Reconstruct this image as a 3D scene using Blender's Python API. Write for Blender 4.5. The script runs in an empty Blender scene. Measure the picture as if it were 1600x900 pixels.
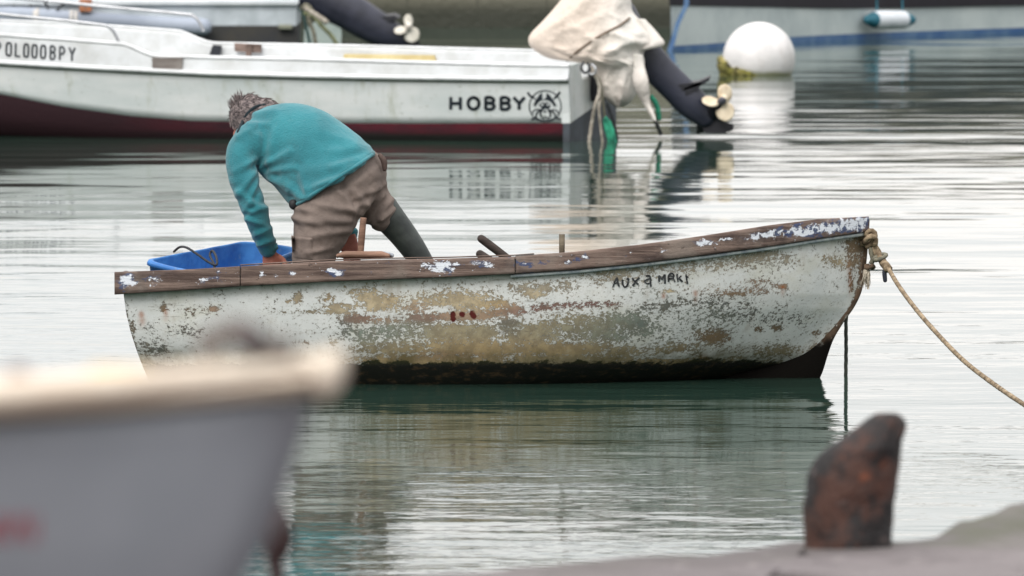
import bpy, bmesh, math, random
import numpy as np
from mathutils import Vector, Matrix, noise as mnoise
from mathutils.bvhtree import BVHTree
random.seed(7); rng = np.random.default_rng(7)
S = bpy.context.scene
COL = S.collection
PI = math.pi
# ------------------------------------------------------------------ camera geometry
F = 300.0 / 36.0 * 1600.0          # focal length in photo pixels
H = 2.41                            # eye height above the water
TP = math.atan(736.0 / F)           # downward pitch
SP, CP = math.sin(TP), math.cos(TP)
CAM = Vector((0, 0, H))
def P(px, py, Y):
    """world point seen at photo pixel (px,py) that stands at distance Y"""
    u = (px - 800) / F; v = (py - 450) / F
    t = Y / (CP - v * SP)
    return Vector((u * t, Y, H - t * (SP + v * CP)))
def WZ(px, py, z=0.0):
    u = (px - 800) / F; v = (py - 450) / F
    t = (H - z) / (SP + v * CP)
    return Vector((u * t, t * (CP - v * SP), z))
def proj(X, Y, Z):
    dz = Z - H
    d = Y * CP - dz * SP
    yy = -Y * SP - dz * CP
    return 800 + F * X / d, 450 + F * yy / d
def ip(x, tab):
    return float(np.interp(x, [t[0] for t in tab], [t[1] for t in tab]))
def srgb(r, g, b):
    f = lambda c: (c / 255 / 12.92) if c / 255 <= .04045 else ((c / 255 + .055) / 1.055) ** 2.4
    return (f(r), f(g), f(b), 1.0)
# ------------------------------------------------------------------ materials
class NT:
    def __init__(s, name):
        s.m = bpy.data.materials.new(name); s.m.use_nodes = True
        s.t = s.m.node_tree; s.t.nodes.clear()
        s.out = s.t.nodes.new('ShaderNodeOutputMaterial')
        s.b = s.t.nodes.new('ShaderNodeBsdfPrincipled')
        s.t.links.new(s.b.outputs[0], s.out.inputs['Surface'])
        s.tc = s.t.nodes.new('ShaderNodeTexCoord').outputs['Object']
    def put(s, sock, v):
        if isinstance(v, bpy.types.NodeSocket): s.t.links.new(v, sock)
        elif v is not None: sock.default_value = v
    def mapv(s, scale=(1, 1, 1), loc=(0, 0, 0), rot=(0, 0, 0), vec=None):
        n = s.t.nodes.new('ShaderNodeMapping'); s.put(n.inputs[0], vec or s.tc)
        n.inputs['Scale'].default_value = scale; n.inputs['Location'].default_value = loc; n.inputs['Rotation'].default_value = rot
        return n.outputs[0]
    def noise(s, scale, detail=4, rough=.55, vec=None, dist=0.0):
        n = s.t.nodes.new('ShaderNodeTexNoise'); s.put(n.inputs['Vector'], vec or s.tc)
        n.inputs['Scale'].default_value = scale; n.inputs['Detail'].default_value = detail
        n.inputs['Roughness'].default_value = rough; n.inputs['Distortion'].default_value = dist
        return n.outputs[0]
    def vor(s, scale, vec=None, feat='F1'):
        n = s.t.nodes.new('ShaderNodeTexVoronoi'); n.feature = feat; s.put(n.inputs['Vector'], vec or s.tc)
        n.inputs['Scale'].default_value = scale
        return n.outputs['Distance']
    def math(s, op, a, b=0.0, c=None, clamp=False):
        n = s.t.nodes.new('ShaderNodeMath'); n.operation = op; n.use_clamp = clamp
        s.put(n.inputs[0], a); s.put(n.inputs[1], b)
        if c is not None: s.put(n.inputs[2], c)
        return n.outputs[0]
    def ss(s, v, a, b):       # smoothstep a..b -> 0..1
        n = s.t.nodes.new('ShaderNodeMapRange'); n.interpolation_type = 'SMOOTHSTEP'
        s.put(n.inputs['Value'], v); s.put(n.inputs['From Min'], a); s.put(n.inputs['From Max'], b)
        return n.outputs[0]
    def lin(s, v, a, b, c, d):
        n = s.t.nodes.new('ShaderNodeMapRange')
        s.put(n.inputs['Value'], v); s.put(n.inputs['From Min'], a); s.put(n.inputs['From Max'], b)
        s.put(n.inputs['To Min'], c); s.put(n.inputs['To Max'], d)
        return n.outputs[0]
    def mix(s, f, a, b, mode='MIX'):
        n = s.t.nodes.new('ShaderNodeMix'); n.data_type = 'RGBA'; n.blend_type = mode
        s.put(n.inputs[0], f); s.put(n.inputs[6], a); s.put(n.inputs[7], b)
        return n.outputs[2]
    def attr(s, name):
        n = s.t.nodes.new('ShaderNodeAttribute'); n.attribute_name = name
        return n
    def sep(s, vec=None):
        n = s.t.nodes.new('ShaderNodeSeparateXYZ'); s.put(n.inputs[0], vec or s.tc); return n.outputs
    def bump(s, h, dist=.002, strength=1.0, normal=None):
        n = s.t.nodes.new('ShaderNodeBump'); n.inputs['Strength'].default_value = strength
        n.inputs['Distance'].default_value = dist; s.put(n.inputs['Height'], h)
        if normal: s.put(n.inputs['Normal'], normal)
        return n.outputs[0]
    def fin(s, col, rough=.6, normal=None, metal=0.0, spec=.5):
        s.put(s.b.inputs['Base Color'], col); s.put(s.b.inputs['Roughness'], rough)
        s.b.inputs['Metallic'].default_value = metal; s.b.inputs['Specular IOR Level'].default_value = spec
        if normal: s.put(s.b.inputs['Normal'], normal)
        return s.m
def simple(name, c, rough=.6, var=.25, scale=8, c2=None, bump=.0, bscale=40, metal=0, spec=.4, stretch=(1, 1, 1)):
    n = NT(name); c = srgb(*c)
    c2 = srgb(*c2) if c2 else tuple(x * (1 - var) for x in c[:3]) + (1,)
    v = n.mapv(stretch)
    f = n.ss(n.noise(scale, 6, .62, v), .35, .68)
    nor = n.bump(n.noise(bscale, 5, .6, v), bump) if bump else None
    return n.fin(n.mix(f, c, c2), rough, nor, metal, spec)
# ------------------------------------------------------------------ objects
def mesh(name, verts, faces, mat, parent=None, smooth=True, attrs=None, cols=None):
    off = parent.location if parent is not None else Vector((0, 0, 0))
    if parent is not None and parent.type != 'EMPTY': off = Vector(parent['org'])
    me = bpy.data.meshes.new(name)
    me.from_pydata([tuple(Vector(v) - off) for v in verts], [], faces)
    me.materials.append(mat)
    if smooth: me.polygons.foreach_set('use_smooth', [True] * len(me.polygons))
    for k, a in (attrs or {}).items():
        at = me.attributes.new(k, 'FLOAT', 'POINT'); at.data.foreach_set('value', np.asarray(a, dtype=np.float32))
    for k, a in (cols or {}).items():
        at = me.attributes.new(k, 'FLOAT_COLOR', 'POINT'); at.data.foreach_set('color', np.asarray(a, dtype=np.float32).ravel())
    me.update()
    o = bpy.data.objects.new(name, me); COL.objects.link(o)
    if parent is not None: o.parent = parent
    o['org'] = tuple(off)
    return o
def fixn(o):
    bm = bmesh.new(); bm.from_mesh(o.data); bmesh.ops.recalc_face_normals(bm, faces=bm.faces); bm.to_mesh(o.data); bm.free(); return o
def thing(name, label, cat, loc, group=None):
    o = bpy.data.objects.new(name, None); COL.objects.link(o); o.location = Vector(loc); o.empty_display_size = .1
    o['label'] = label; o['category'] = cat
    if group: o['group'] = group
    bpy.context.view_layer.update()
    return o
def tag(o, label, cat, group=None):
    o['label'] = label; o['category'] = cat
    if group: o['group'] = group
    return o
def single(name, verts, faces, mat, label, cat, group=None, smooth=True, base=None, **kw):
    """a thing that is one mesh, origin at its base"""
    base = Vector(base) if base is not None else Vector((sum(v[0] for v in verts) / len(verts), sum(v[1] for v in verts) / len(verts), min(v[2] for v in verts)))
    o = mesh(name, [Vector(v) - base for v in verts], faces, mat, None, smooth, **kw); o.location = base; o['org'] = tuple(base)
    return tag(o, label, cat, group)
def grid_faces(nu, nv, close_u=False, close_v=False, base=0):
    f = []
    for i in range(nu if close_u else nu - 1):
        for j in range(nv if close_v else nv - 1):
            a = i * nv + j; b = ((i + 1) % nu) * nv + j; c = ((i + 1) % nu) * nv + (j + 1) % nv; d = i * nv + (j + 1) % nv
            f.append((base + a, base + b, base + c, base + d))
    return f
def loft(rings, cap=True):
    n = len(rings[0]); v = [p for r in rings for p in r]
    f = grid_faces(len(rings), n, False, True)
    if cap:
        f.append(tuple(range(n))[::-1]); f.append(tuple((len(rings) - 1) * n + k for k in range(n)))
    return v, f
def catmull(pts, per=8):
    """interpolate rows (any dimension)"""
    a = np.array([list(p) for p in pts], float); out = []
    n = len(a)
    for i in range(n - 1):
        p0 = a[max(i - 1, 0)]; p1 = a[i]; p2 = a[i + 1]; p3 = a[min(i + 2, n - 1)]
        for k in range(per):
            t = k / per
            out.append(.5 * ((2 * p1) + (-p0 + p2) * t + (2 * p0 - 5 * p1 + 4 * p2 - p3) * t * t + (-p0 + 3 * p1 - 3 * p2 + p3) * t ** 3))
    out.append(a[-1]); return out
def etube(rows, per=6, n=16, side=None, round_ends=True):
    """rows: (x,y,z,ra,rb) ; ra along 'side', rb perpendicular. closed, with rounded ends"""
    c = catmull(rows, per) if len(rows) > 2 and per > 1 else [np.array(r, float) for r in rows]
    P3 = [Vector(r[:3]) for r in c]; rings = []
    sd = Vector(side) if side is not None else None
    prev = None; frames = []
    for i, p in enumerate(P3):
        T = (P3[min(i + 1, len(P3) - 1)] - P3[max(i - 1, 0)]).normalized()
        if sd is not None: s_ = sd - T * sd.dot(T)
        elif prev is not None: s_ = prev - T * prev.dot(T)
        else:
            s_ = Vector((0, 0, 1)) if abs(T.z) < .9 else Vector((1, 0, 0)); s_ = s_ - T * s_.dot(T)
        s_.normalize(); prev = s_; frames.append((p, T, s_, T.cross(s_)))
    def ring(p, s_, u, ra, rb):
        return [p + s_ * (ra * math.cos(2 * PI * k / n)) + u * (rb * math.sin(2 * PI * k / n)) for k in range(n)]
    ras = [max(r[3], 1e-4) for r in c]; rbs = [max(r[4], 1e-4) for r in c]
    if round_ends:
        p, T, s_, u = frames[0]; m = min(ras[0], rbs[0])
        for a in (80, 60, 40, 20):
            a = math.radians(a); rings.append(ring(p - T * m * math.sin(a), s_, u, ras[0] * math.cos(a), rbs[0] * math.cos(a)))
    for (p, T, s_, u), ra, rb in zip(frames, ras, rbs): rings.append(ring(p, s_, u, ra, rb))
    if round_ends:
        p, T, s_, u = frames[-1]; m = min(ras[-1], rbs[-1])
        for a in (20, 40, 60, 80):
            a = math.radians(a); rings.append(ring(p + T * m * math.sin(a), s_, u, ras[-1] * math.cos(a), rbs[-1] * math.cos(a)))
    return loft(rings)
def tube(pts, r, per=6, n=10, round_ends=False):
    rr = r if isinstance(r, (list, tuple)) else [r] * len(pts)
    return etube([(p[0], p[1], p[2], q, q) for p, q in zip(pts, rr)], per, n, None, round_ends)
def rope_geo(pts, r, per=8, twist=60.0, strands=3, n=15):
    """laid rope: lobed cross-section that twists along the length"""
    c = [Vector(q) for q in catmull(pts, per)]
    # resample finely
    L = [0]
    for a, b in zip(c, c[1:]): L.append(L[-1] + (b - a).length)
    step = r * 1.1; m = max(4, int(L[-1] / step)); q = []
    for i in range(m + 1):
        s = L[-1] * i / m
        q.append(Vector([float(np.interp(s, L, [p[k] for p in c])) for k in range(3)]))
    rings = []; prev = None
    for i, p in enumerate(q):
        T = (q[min(i + 1, m)] - q[max(i - 1, 0)]).normalized()
        s_ = prev - T * prev.dot(T) if prev is not None else (Vector((0, 0, 1)) if abs(T.z) < .9 else Vector((1, 0, 0)))
        s_ = (s_ - T * s_.dot(T)).normalized(); prev = s_; u = T.cross(s_)
        ph = twist * L[-1] * i / m
        w = 1 + .08 * mnoise.noise(p * 25)
        rings.append([p + (s_ * math.cos(a) + u * math.sin(a)) * r * w * (.82 + .2 * abs(math.cos(1.5 * (a - ph)))) for a in [2 * PI * k / n for k in range(n)]])
    return loft(rings)
def merge(*gs):
    V, Fc = [], []
    for v, f in gs:
        b = len(V); V += [Vector(p) for p in v]; Fc += [tuple(b + i for i in q) for q in f]
    return V, Fc
def box(c, sx, sy, sz, rot=None, bev=.0, seg=2):
    bm = bmesh.new(); bmesh.ops.create_cube(bm, size=1)
    bmesh.ops.scale(bm, vec=(sx, sy, sz), verts=bm.verts)
    if bev: bmesh.ops.bevel(bm, geom=bm.edges[:], offset=bev, segments=seg, affect='EDGES', profile=.6)
    if rot is not None: bmesh.ops.rotate(bm, matrix=rot, verts=bm.verts, cent=(0, 0, 0))
    bm.verts.ensure_lookup_table(); v = [x.co + Vector(c) for x in bm.verts]; f = [tuple(x.index for x in q.verts) for q in bm.faces]
    bm.free(); return v, f
def ball(c, r, sub=3, sc=(1, 1, 1), jig=0, js=8):
    bm = bmesh.new(); bmesh.ops.create_icosphere(bm, subdivisions=sub, radius=1)
    c = Vector(c); v = []
    for x in bm.verts:
        d = x.co.copy(); k = 1 + (jig * mnoise.noise(d * js + c * 3) if jig else 0)
        v.append(c + Vector((d.x * r * sc[0], d.y * r * sc[1], d.z * r * sc[2])) * k)
    f = [tuple(x.index for x in q.verts) for q in bm.faces]; bm.free(); return v, f
def fuse(geo, voxel, smooth=4):
    """join overlapping closed shapes into ONE continuous surface (returns verts, faces)"""
    me = bpy.data.meshes.new('tmp'); me.from_pydata([tuple(v) for v in geo[0]], [], geo[1])
    o = bpy.data.objects.new('tmp', me); COL.objects.link(o)
    r = o.modifiers.new('r', 'REMESH'); r.mode = 'VOXEL'; r.voxel_size = voxel
    if smooth:
        s = o.modifiers.new('s', 'SMOOTH'); s.factor = .5; s.iterations = smooth
    dg = bpy.context.evaluated_depsgraph_get(); dg.update()
    e = o.evaluated_get(dg).to_mesh()
    v = [x.co.copy() for x in e.vertices]; f = [tuple(p.vertices) for p in e.polygons]; nrm = [x.normal.copy() for x in e.vertices]
    o.evaluated_get(dg).to_mesh_clear(); bpy.data.objects.remove(o); bpy.data.meshes.remove(me)
    return v, f, nrm
def bvh_of(*objs):
    V, Fc = [], []
    for o in objs:
        b = len(V); off = Vector(o['org']); V += [x.co + off for x in o.data.vertices]; Fc += [tuple(b + i for i in p.vertices) for p in o.data.polygons]
    return BVHTree.FromPolygons(V, Fc)
def decal(bvh, polys, lift=.003):
    """flat outlines laid on a real surface: polys are lists of triangles/quads in photo pixels"""
    V, Fc = [], []
    for pl in polys:
        b = len(V); ok = True; pts = []
        for (px, py) in pl:
            d = (P(px, py, 30) - CAM).normalized(); h = bvh.ray_cast(CAM, d)
            if h[0] is None: ok = False; break
            n = h[1]; n = -n if n.dot(d) > 0 else n
            pts.append(h[0] + n * lift)
        if ok: V += pts; Fc.append(tuple(range(b, b + len(pts))))
    return V, Fc
def stroke(pts, w, per=4, jit=0.0):
    """polyline with width -> quads + round-ish joints"""
    c = [np.array(p) for p in (catmull(pts, per) if len(pts) > 2 and per > 1 else pts)]
    c = [np.array(p, float)[:2] for p in c]; out = []
    for a, b in zip(c, c[1:]):
        d = b - a; l = np.hypot(*d)
        if l < 1e-6: continue
        d /= l; n = np.array((-d[1], d[0])); wa = w * (1 + jit * random.uniform(-1, 1)) / 2
        a2 = a - d * w * .12; b2 = b + d * w * .12
        out.append([tuple(a2 + n * wa), tuple(a2 - n * wa), tuple(b2 - n * wa), tuple(b2 + n * wa)])
    return out
exec_parts = []
# ------------------------------------------------------------------ camera, light, sky
cd = bpy.data.cameras.new('camera'); cam = bpy.data.objects.new('camera', cd); COL.objects.link(cam)
cam.location = CAM; cam.rotation_euler = (PI / 2 - TP, 0, 0)
cd.lens = 300; cd.sensor_width = 36; cd.clip_start = .5; cd.clip_end = 9000
cd.dof.use_dof = True; cd.dof.focus_distance = 36.3; cd.dof.aperture_fstop = 9.6
S.camera = cam
wd = bpy.data.worlds.new('World'); S.world = wd; wd.use_nodes = True
wt = wd.node_tree; bg = wt.nodes['Background']
sky = wt.nodes.new('ShaderNodeTexSky'); sky.sky_type = 'NISHITA'; sky.sun_disc = False
SUN_EL, SUN_AZ = math.radians(44), math.radians(205)      # behind the camera, to the left, above thick cloud
sky.sun_elevation = SUN_EL; sky.sun_rotation = SUN_AZ; sky.dust_density = 6; sky.air_density = 1.0; sky.ozone_density = 1.0
hs = wt.nodes.new('ShaderNodeHueSaturation'); hs.inputs['Saturation'].default_value = .12
wt.links.new(sky.outputs[0], hs.inputs['Color'])
# overcast layer: even cloud, slightly mottled
tcw = wt.nodes.new('ShaderNodeTexCoord'); mp = wt.nodes.new('ShaderNodeMapping'); mp.inputs['Scale'].default_value = (1, 1, 3)
wt.links.new(tcw.outputs['Generated'], mp.inputs[0])
nz = wt.nodes.new('ShaderNodeTexNoise'); nz.inputs['Scale'].default_value = 2.2; nz.inputs['Detail'].default_value = 5
wt.links.new(mp.outputs[0], nz.inputs['Vector'])
cr = wt.nodes.new('ShaderNodeValToRGB'); cr.color_ramp.elements[0].position = .38; cr.color_ramp.elements[1].position = .58
cr.color_ramp.elements[0].color = (6.3, 6.9, 7.3, 1); cr.color_ramp.elements[1].color = (10.6, 10.1, 9.7, 1)
mp2 = wt.nodes.new('ShaderNodeMapping'); mp2.inputs['Scale'].default_value = (2.2, 2.2, 26); wt.links.new(tcw.outputs['Generated'], mp2.inputs[0])
nz2 = wt.nodes.new('ShaderNodeTexNoise'); nz2.inputs['Scale'].default_value = 2.0; nz2.inputs['Detail'].default_value = 4; wt.links.new(mp2.outputs[0], nz2.inputs['Vector'])
av = wt.nodes.new('ShaderNodeMath'); av.operation = 'ADD'; wt.links.new(nz.outputs[0], av.inputs[0]); wt.links.new(nz2.outputs[0], av.inputs[1])
hv_ = wt.nodes.new('ShaderNodeMath'); hv_.operation = 'MULTIPLY'; hv_.inputs[1].default_value = .5; wt.links.new(av.outputs[0], hv_.inputs[0]); wt.links.new(hv_.outputs[0], cr.inputs[0])
mxw = wt.nodes.new('ShaderNodeMix'); mxw.data_type = 'RGBA'; mxw.inputs[0].default_value = .8
wt.links.new(hs.outputs[0], mxw.inputs[6]); wt.links.new(cr.outputs[0], mxw.inputs[7])
sxyz = wt.nodes.new('ShaderNodeSeparateXYZ'); wt.links.new(tcw.outputs['Generated'], sxyz.inputs[0])
grd = wt.nodes.new('ShaderNodeMapRange'); grd.interpolation_type = 'SMOOTHSTEP'; grd.inputs['From Min'].default_value = .12; grd.inputs['From Max'].default_value = .95; grd.inputs['To Min'].default_value = .80; grd.inputs['To Max'].default_value = 1.75
wt.links.new(sxyz.outputs[2], grd.inputs['Value'])
# the low sky over the harbour mouth is the brightest low band
low = wt.nodes.new('ShaderNodeMapRange'); low.interpolation_type = 'SMOOTHSTEP'; low.inputs['From Min'].default_value = .26; low.inputs['From Max'].default_value = .10; low.inputs['To Min'].default_value = 0; low.inputs['To Max'].default_value = .38
wt.links.new(sxyz.outputs[2], low.inputs['Value'])
fr_ = wt.nodes.new('ShaderNodeMapRange'); fr_.interpolation_type = 'SMOOTHSTEP'; fr_.inputs['From Min'].default_value = .2; fr_.inputs['From Max'].default_value = .9
wt.links.new(sxyz.outputs[1], fr_.inputs['Value'])
ml_ = wt.nodes.new('ShaderNodeMath'); ml_.operation = 'MULTIPLY'; wt.links.new(low.outputs[0], ml_.inputs[0]); wt.links.new(fr_.outputs[0], ml_.inputs[1])
ad_ = wt.nodes.new('ShaderNodeMath'); ad_.operation = 'ADD'; wt.links.new(grd.outputs[0], ad_.inputs[0]); wt.links.new(ml_.outputs[0], ad_.inputs[1])
vm_ = wt.nodes.new('ShaderNodeVectorMath'); vm_.operation = 'SCALE'; wt.links.new(mxw.outputs[2], vm_.inputs[0]); wt.links.new(ad_.outputs[0], vm_.inputs['Scale'])
wt.links.new(vm_.outputs[0], bg.inputs['Color']); bg.inputs['Strength'].default_value = .14
ld = bpy.data.lights.new('sun', 'SUN'); ld.energy = 1.7; ld.angle = math.radians(30); ld.color = (1, .96, .9)
sun = bpy.data.objects.new('sun', ld); COL.objects.link(sun)
sd = Vector((math.sin(SUN_AZ) * math.cos(SUN_EL), math.cos(SUN_AZ) * math.cos(SUN_EL), math.sin(SUN_EL)))
sun.rotation_euler = sd.to_track_quat('Z', 'Y').to_euler()
S.view_settings.view_transform = 'Standard'; S.view_settings.look = 'None'; S.view_settings.gamma = 1; S.view_settings.exposure = 0.04
try: S.view_settings.use_curve_mapping = False
except Exception: pass
S.cycles.max_bounces = 8; S.cycles.caustics_reflective = False; S.cycles.caustics_refractive = False
# ------------------------------------------------------------------ water
n = NT('harbour_water')
sx, sy, sz = n.sep()
v1 = n.mapv((.55, 1, 1), rot=(0, 0, .06)); v2 = n.mapv((.45, 1, 1), loc=(3, 7, 0), rot=(0, 0, -.10)); v3 = n.mapv((.6, 1, 1), rot=(0, 0, .22))
w1 = n.noise(.42, 2, .45, v1); w2 = n.noise(1.3, 2, .5, v2); w3 = n.noise(4.2, 2, .5, v3); w4 = n.noise(15, 2, .5, v2)
# ripples fan out under the skiff and the quay; the far water carries only long swell
near = n.ss(sy, 48.0, 27.0)
mid = n.ss(sy, 62.0, 44.0)
patch = n.ss(n.noise(.5, 2, .5, v3), .42, .62)
cat = n.math('MULTIPLY', near, n.lin(patch, 0, 1, .45, 1.0))
far = n.ss(sy, 58.0, 70.0)
h = n.math('MULTIPLY', w1, n.lin(far, 0, 1, .026, .022))
h = n.math('ADD', h, n.math('MULTIPLY', w2, n.lin(far, 0, 1, .0085, .0085)))
h = n.math('ADD', h, n.math('MULTIPLY', w3, n.math('ADD', n.lin(mid, 0, 1, .0006, .0014), n.math('MULTIPLY', near, .0032))))
h = n.math('ADD', h, n.math('MULTIPLY', w4, n.math('ADD', .00002, n.math('MULTIPLY', cat, .0022))))
bn = n.bump(h, 1.0)
wc = n.mix(n.noise(.25, 3, .5), srgb(34, 56, 50), srgb(46, 66, 56))
WATER = n.fin(wc, .035, bn, 0, .5); n.b.inputs['IOR'].default_value = 1.33
ws = 3000.0
o = mesh('water', [(-ws, -40, 0), (ws, -40, 0), (ws, ws, 0), (-ws, ws, 0)], [(0, 1, 2, 3)], WATER); o['kind'] = 'structure'
o['label'] = 'calm grey-green harbour water with long ripples'
# ------------------------------------------------------------------ harbour wall behind
n = NT('wet_stone')
vw = n.mapv((1, 1, 1), rot=(PI / 2, 0, 0))
br = n.t.nodes.new('ShaderNodeTexBrick'); n.put(br.inputs['Vector'], vw); br.inputs['Scale'].default_value = 1.0
br.inputs['Brick Width'].default_value = .8; br.inputs['Row Height'].default_value = .2; br.inputs['Mortar Size'].default_value = .012; br.inputs['Mortar Smooth'].default_value = .6
br.inputs['Color1'].default_value = srgb(126, 121, 106); br.inputs['Color2'].default_value = srgb(106, 103, 90); br.inputs['Mortar'].default_value = srgb(74, 72, 62)
st = n.ss(n.noise(1.5, 6, .65, n.mapv((.35, 1, 3))), .3, .7)
c = n.mix(n.math('MULTIPLY', st, .5), br.outputs[0], srgb(84, 84, 68))
c = n.mix(n.ss(n.sep()[2], .42, .12), c, srgb(46, 48, 38))
STONE = n.fin(c, .75, n.bump(n.noise(12, 6, .6), .02))
v, f = [], []
xs = np.linspace(-60, 70, 131); zt = 1.45
rows = [(98.0, -.6), (98.0, 0), (98.02, .5), (98.04, zt - .08), (97.99, zt - .06), (97.99, zt), (102.5, zt + .02), (102.5, -.6)]
for x in xs:
    for (yy, zz) in rows: v.append((x, yy + .03 * mnoise.noise(Vector((x, zz * 3, 0))), zz))
single('harbour_wall', v, grid_faces(len(xs), len(rows)), STONE, 'low brown-grey stone harbour wall along the far edge of the water', 'wall', smooth=False, base=(0, 98, 0))
# ------------------------------------------------------------------ quay in the foreground
n = NT('quay_concrete')
moss = n.attr('moss').outputs['Fac']
c = n.mix(n.ss(n.noise(1.4, 6, .6), .3, .7), srgb(116, 109, 110), srgb(88, 81, 84))
c = n.mix(n.math('MULTIPLY', n.ss(n.noise(9, 6, .7), .52, .72), .6), c, srgb(66, 60, 60))
c = n.mix(n.math('MULTIPLY', n.ss(n.noise(22, 4, .6), .6, .7), .5), c, srgb(146, 140, 138))
c = n.mix(n.math('MULTIPLY', moss, n.ss(n.noise(7, 5, .6), .25, .6)), c, srgb(82, 82, 70))
QUAY = n.fin(c, .85, n.bump(n.noise(30, 6, .65), .006))
ZQ = .94
edge_px = [(640, 897), (720, 889), (860, 877), (1000, 866), (1120, 856), (1250, 845), (1330, 846), (1400, 840), (1455, 828), (1500, 806), (1540, 791), (1600, 780)]
ed = [tuple(WZ(a, b, ZQ))[:2] for a, b in edge_px]
ed = [(-30, 1.5), (-14, 6), (-8, 9.5), (-4.5, 12.4), (-2, 14.9)] + ed + [(1.6, 18.6), (3.0, 19.0), (6, 20.2), (14, 23), (30, 26)]
ed = [tuple(np.array(a) + (np.array(b) - np.array(a)) * k / 7) for a, b in zip(ed, ed[1:]) for k in range(7)] + [ed[-1]]
ed = [ed[0]] + [tuple((np.array(a) + np.array(b) + np.array(c)) / 3) for a, b, c in zip(ed, ed[1:], ed[2:])] + [ed[-1]]
v, mo = [], []
offs = [(.03, -1.6), (.02, -.6), (.03, -.18), (.012, -.06), (-.01, -.018), (-.05, 0), (-.12, 0), (-.2, 0), (-.3, 0), (-.42, 0), (-.6, 0), (-.85, 0), (-1.2, 0), (-1.8, 0), (-2.8, 0), (-4.5, 0), (-8, 0), (-16, 0), (-30, 0)]
for i, (x, y) in enumerate(ed):
    a = ed[max(i - 1, 0)]; b = ed[min(i + 1, len(ed) - 1)]
    t = Vector((b[0] - a[0], b[1] - a[1], 0)).normalized(); nn = Vector((-t.y, t.x, 0))
    hump = math.exp(-((x - 1.05) / .32) ** 2)
    for (o_, dz) in offs:
        if o_ < -1: nn = Vector((-.2, .98, 0))
        p = Vector((x, y, ZQ + dz)) + nn * (o_ + .035 * mnoise.noise(Vector((x * 2.5, y * 2.5, o_ * .2))) * (1 if o_ > -.5 else 0))
        if dz == 0: p.z += .012 * mnoise.noise(p * 3.1) + .006 * mnoise.noise(p * 9) + .014 * hump * math.exp(-((o_ + .2) / .22) ** 2) - .012 * hump * math.exp(-((o_ + .45) / .15) ** 2)
        v.append(p); mo.append(max(0, min(1, (1.0 if o_ > -.16 else math.exp(-((o_ + .16) / .13) ** 2)) * (.25 + .9 * min(1, max(0, (x - .55) / .35))))))
o = mesh('quay_ground', v, grid_faces(len(ed), len(offs)), QUAY, attrs={'moss': mo}); o['kind'] = 'structure'; fixn(o)
o['label'] = 'worn grey quay edge with moss at its lip'
# ------------------------------------------------------------------ rusty bollard
n = NT('rust_iron')
c = n.mix(n.ss(n.noise(11, 5, .65), .40, .58), srgb(66, 38, 28), srgb(20, 16, 18))
c = n.mix(n.ss(n.noise(14, 5, .6, n.mapv((1, 1, 1), (5, 2, 1))), .58, .72), c, srgb(122, 68, 44))
c = n.mix(n.math('MULTIPLY', n.ss(n.noise(20, 4, .6), .62, .72), .6), c, srgb(96, 84, 82))
RUST = n.fin(c, .7, n.bump(n.noise(35, 6, .65), .01))
YB = 17.1
out = [(862, 1256, 1394), (848, 1257, 1393), (820, 1256, 1395), (790, 1256, 1398), (760, 1259, 1401), (738, 1265, 1403), (718, 1276, 1406), (700, 1292, 1409), (687, 1312, 1411), (674, 1330, 1414), (662, 1345, 1413), (653, 1356, 1408), (646, 1368, 1399)]
rings = []
for (py, a, b) in catmull(out, 3):
    A = P(a, py, YB); B = P(b, py, YB); cx = (A + B) / 2; r = (B - A).length / 2; rr = []
    for k in range(40):
        t = 2 * PI * k / 40; x = math.cos(t); y = math.sin(t)
        p = cx + Vector((r * x, min(r, .075) * y * .95, 0))
        groove = .013 * math.exp(-((x - .62) / .12) ** 2) * max(0, -y) * (1 if py < 800 else .3)
        p += Vector((0, groove, 0)) + Vector((x, y, 0)) * .006 * mnoise.noise(p * 22)
        rr.append(p)
    rings.append(rr)
b1 = loft(rings)
b2 = etube([(*P(1398, 700, YB - .03), .006, .006), (*P(1408, 680, YB - .035), .004, .004), (*P(1416, 666, YB - .035), .002, .002)], 3, 8)
base = P(1325, 850, YB); base.z = ZQ
t_ = thing('mooring_bollard', 'stubby rust-brown iron bollard leaning right on the quay edge', 'bollard', base)
fixn(mesh('post', *b1, RUST, t_)); fixn(mesh('hook', *b2, RUST, t_))
# ------------------------------------------------------------------ thin dark stake
YS = 10.5
st_rows = [(428, 788, 9), (431, 800, 14), (434, 818, 21), (436, 838, 24), (434, 858, 22), (430, 874, 15), (431, 890, 14), (434, 920, 15), (435, 980, 16), (433, 1020, 15)]
rings = []
rows_ = [(*P(a, b, YS), r * YS / F, r * YS / F) for a, b, r in st_rows]
p = rows_[-1]; rows_.append((p[0], p[1], ZQ - .01, p[3] * 1.1, p[4] * 1.1))
v, f = etube(rows_, 4, 16); v = [q + Vector((mnoise.noise(q * 70), mnoise.noise(q * 70 + Vector((9, 9, 9))), 0)) * .003 for q in v]
single('iron_stake', v, f, simple('black_iron', (52, 34, 34), .7, .5, 40, bump=.003), 'thin blackened knobbly stake standing right of the blurred white bow', 'post')
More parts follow.
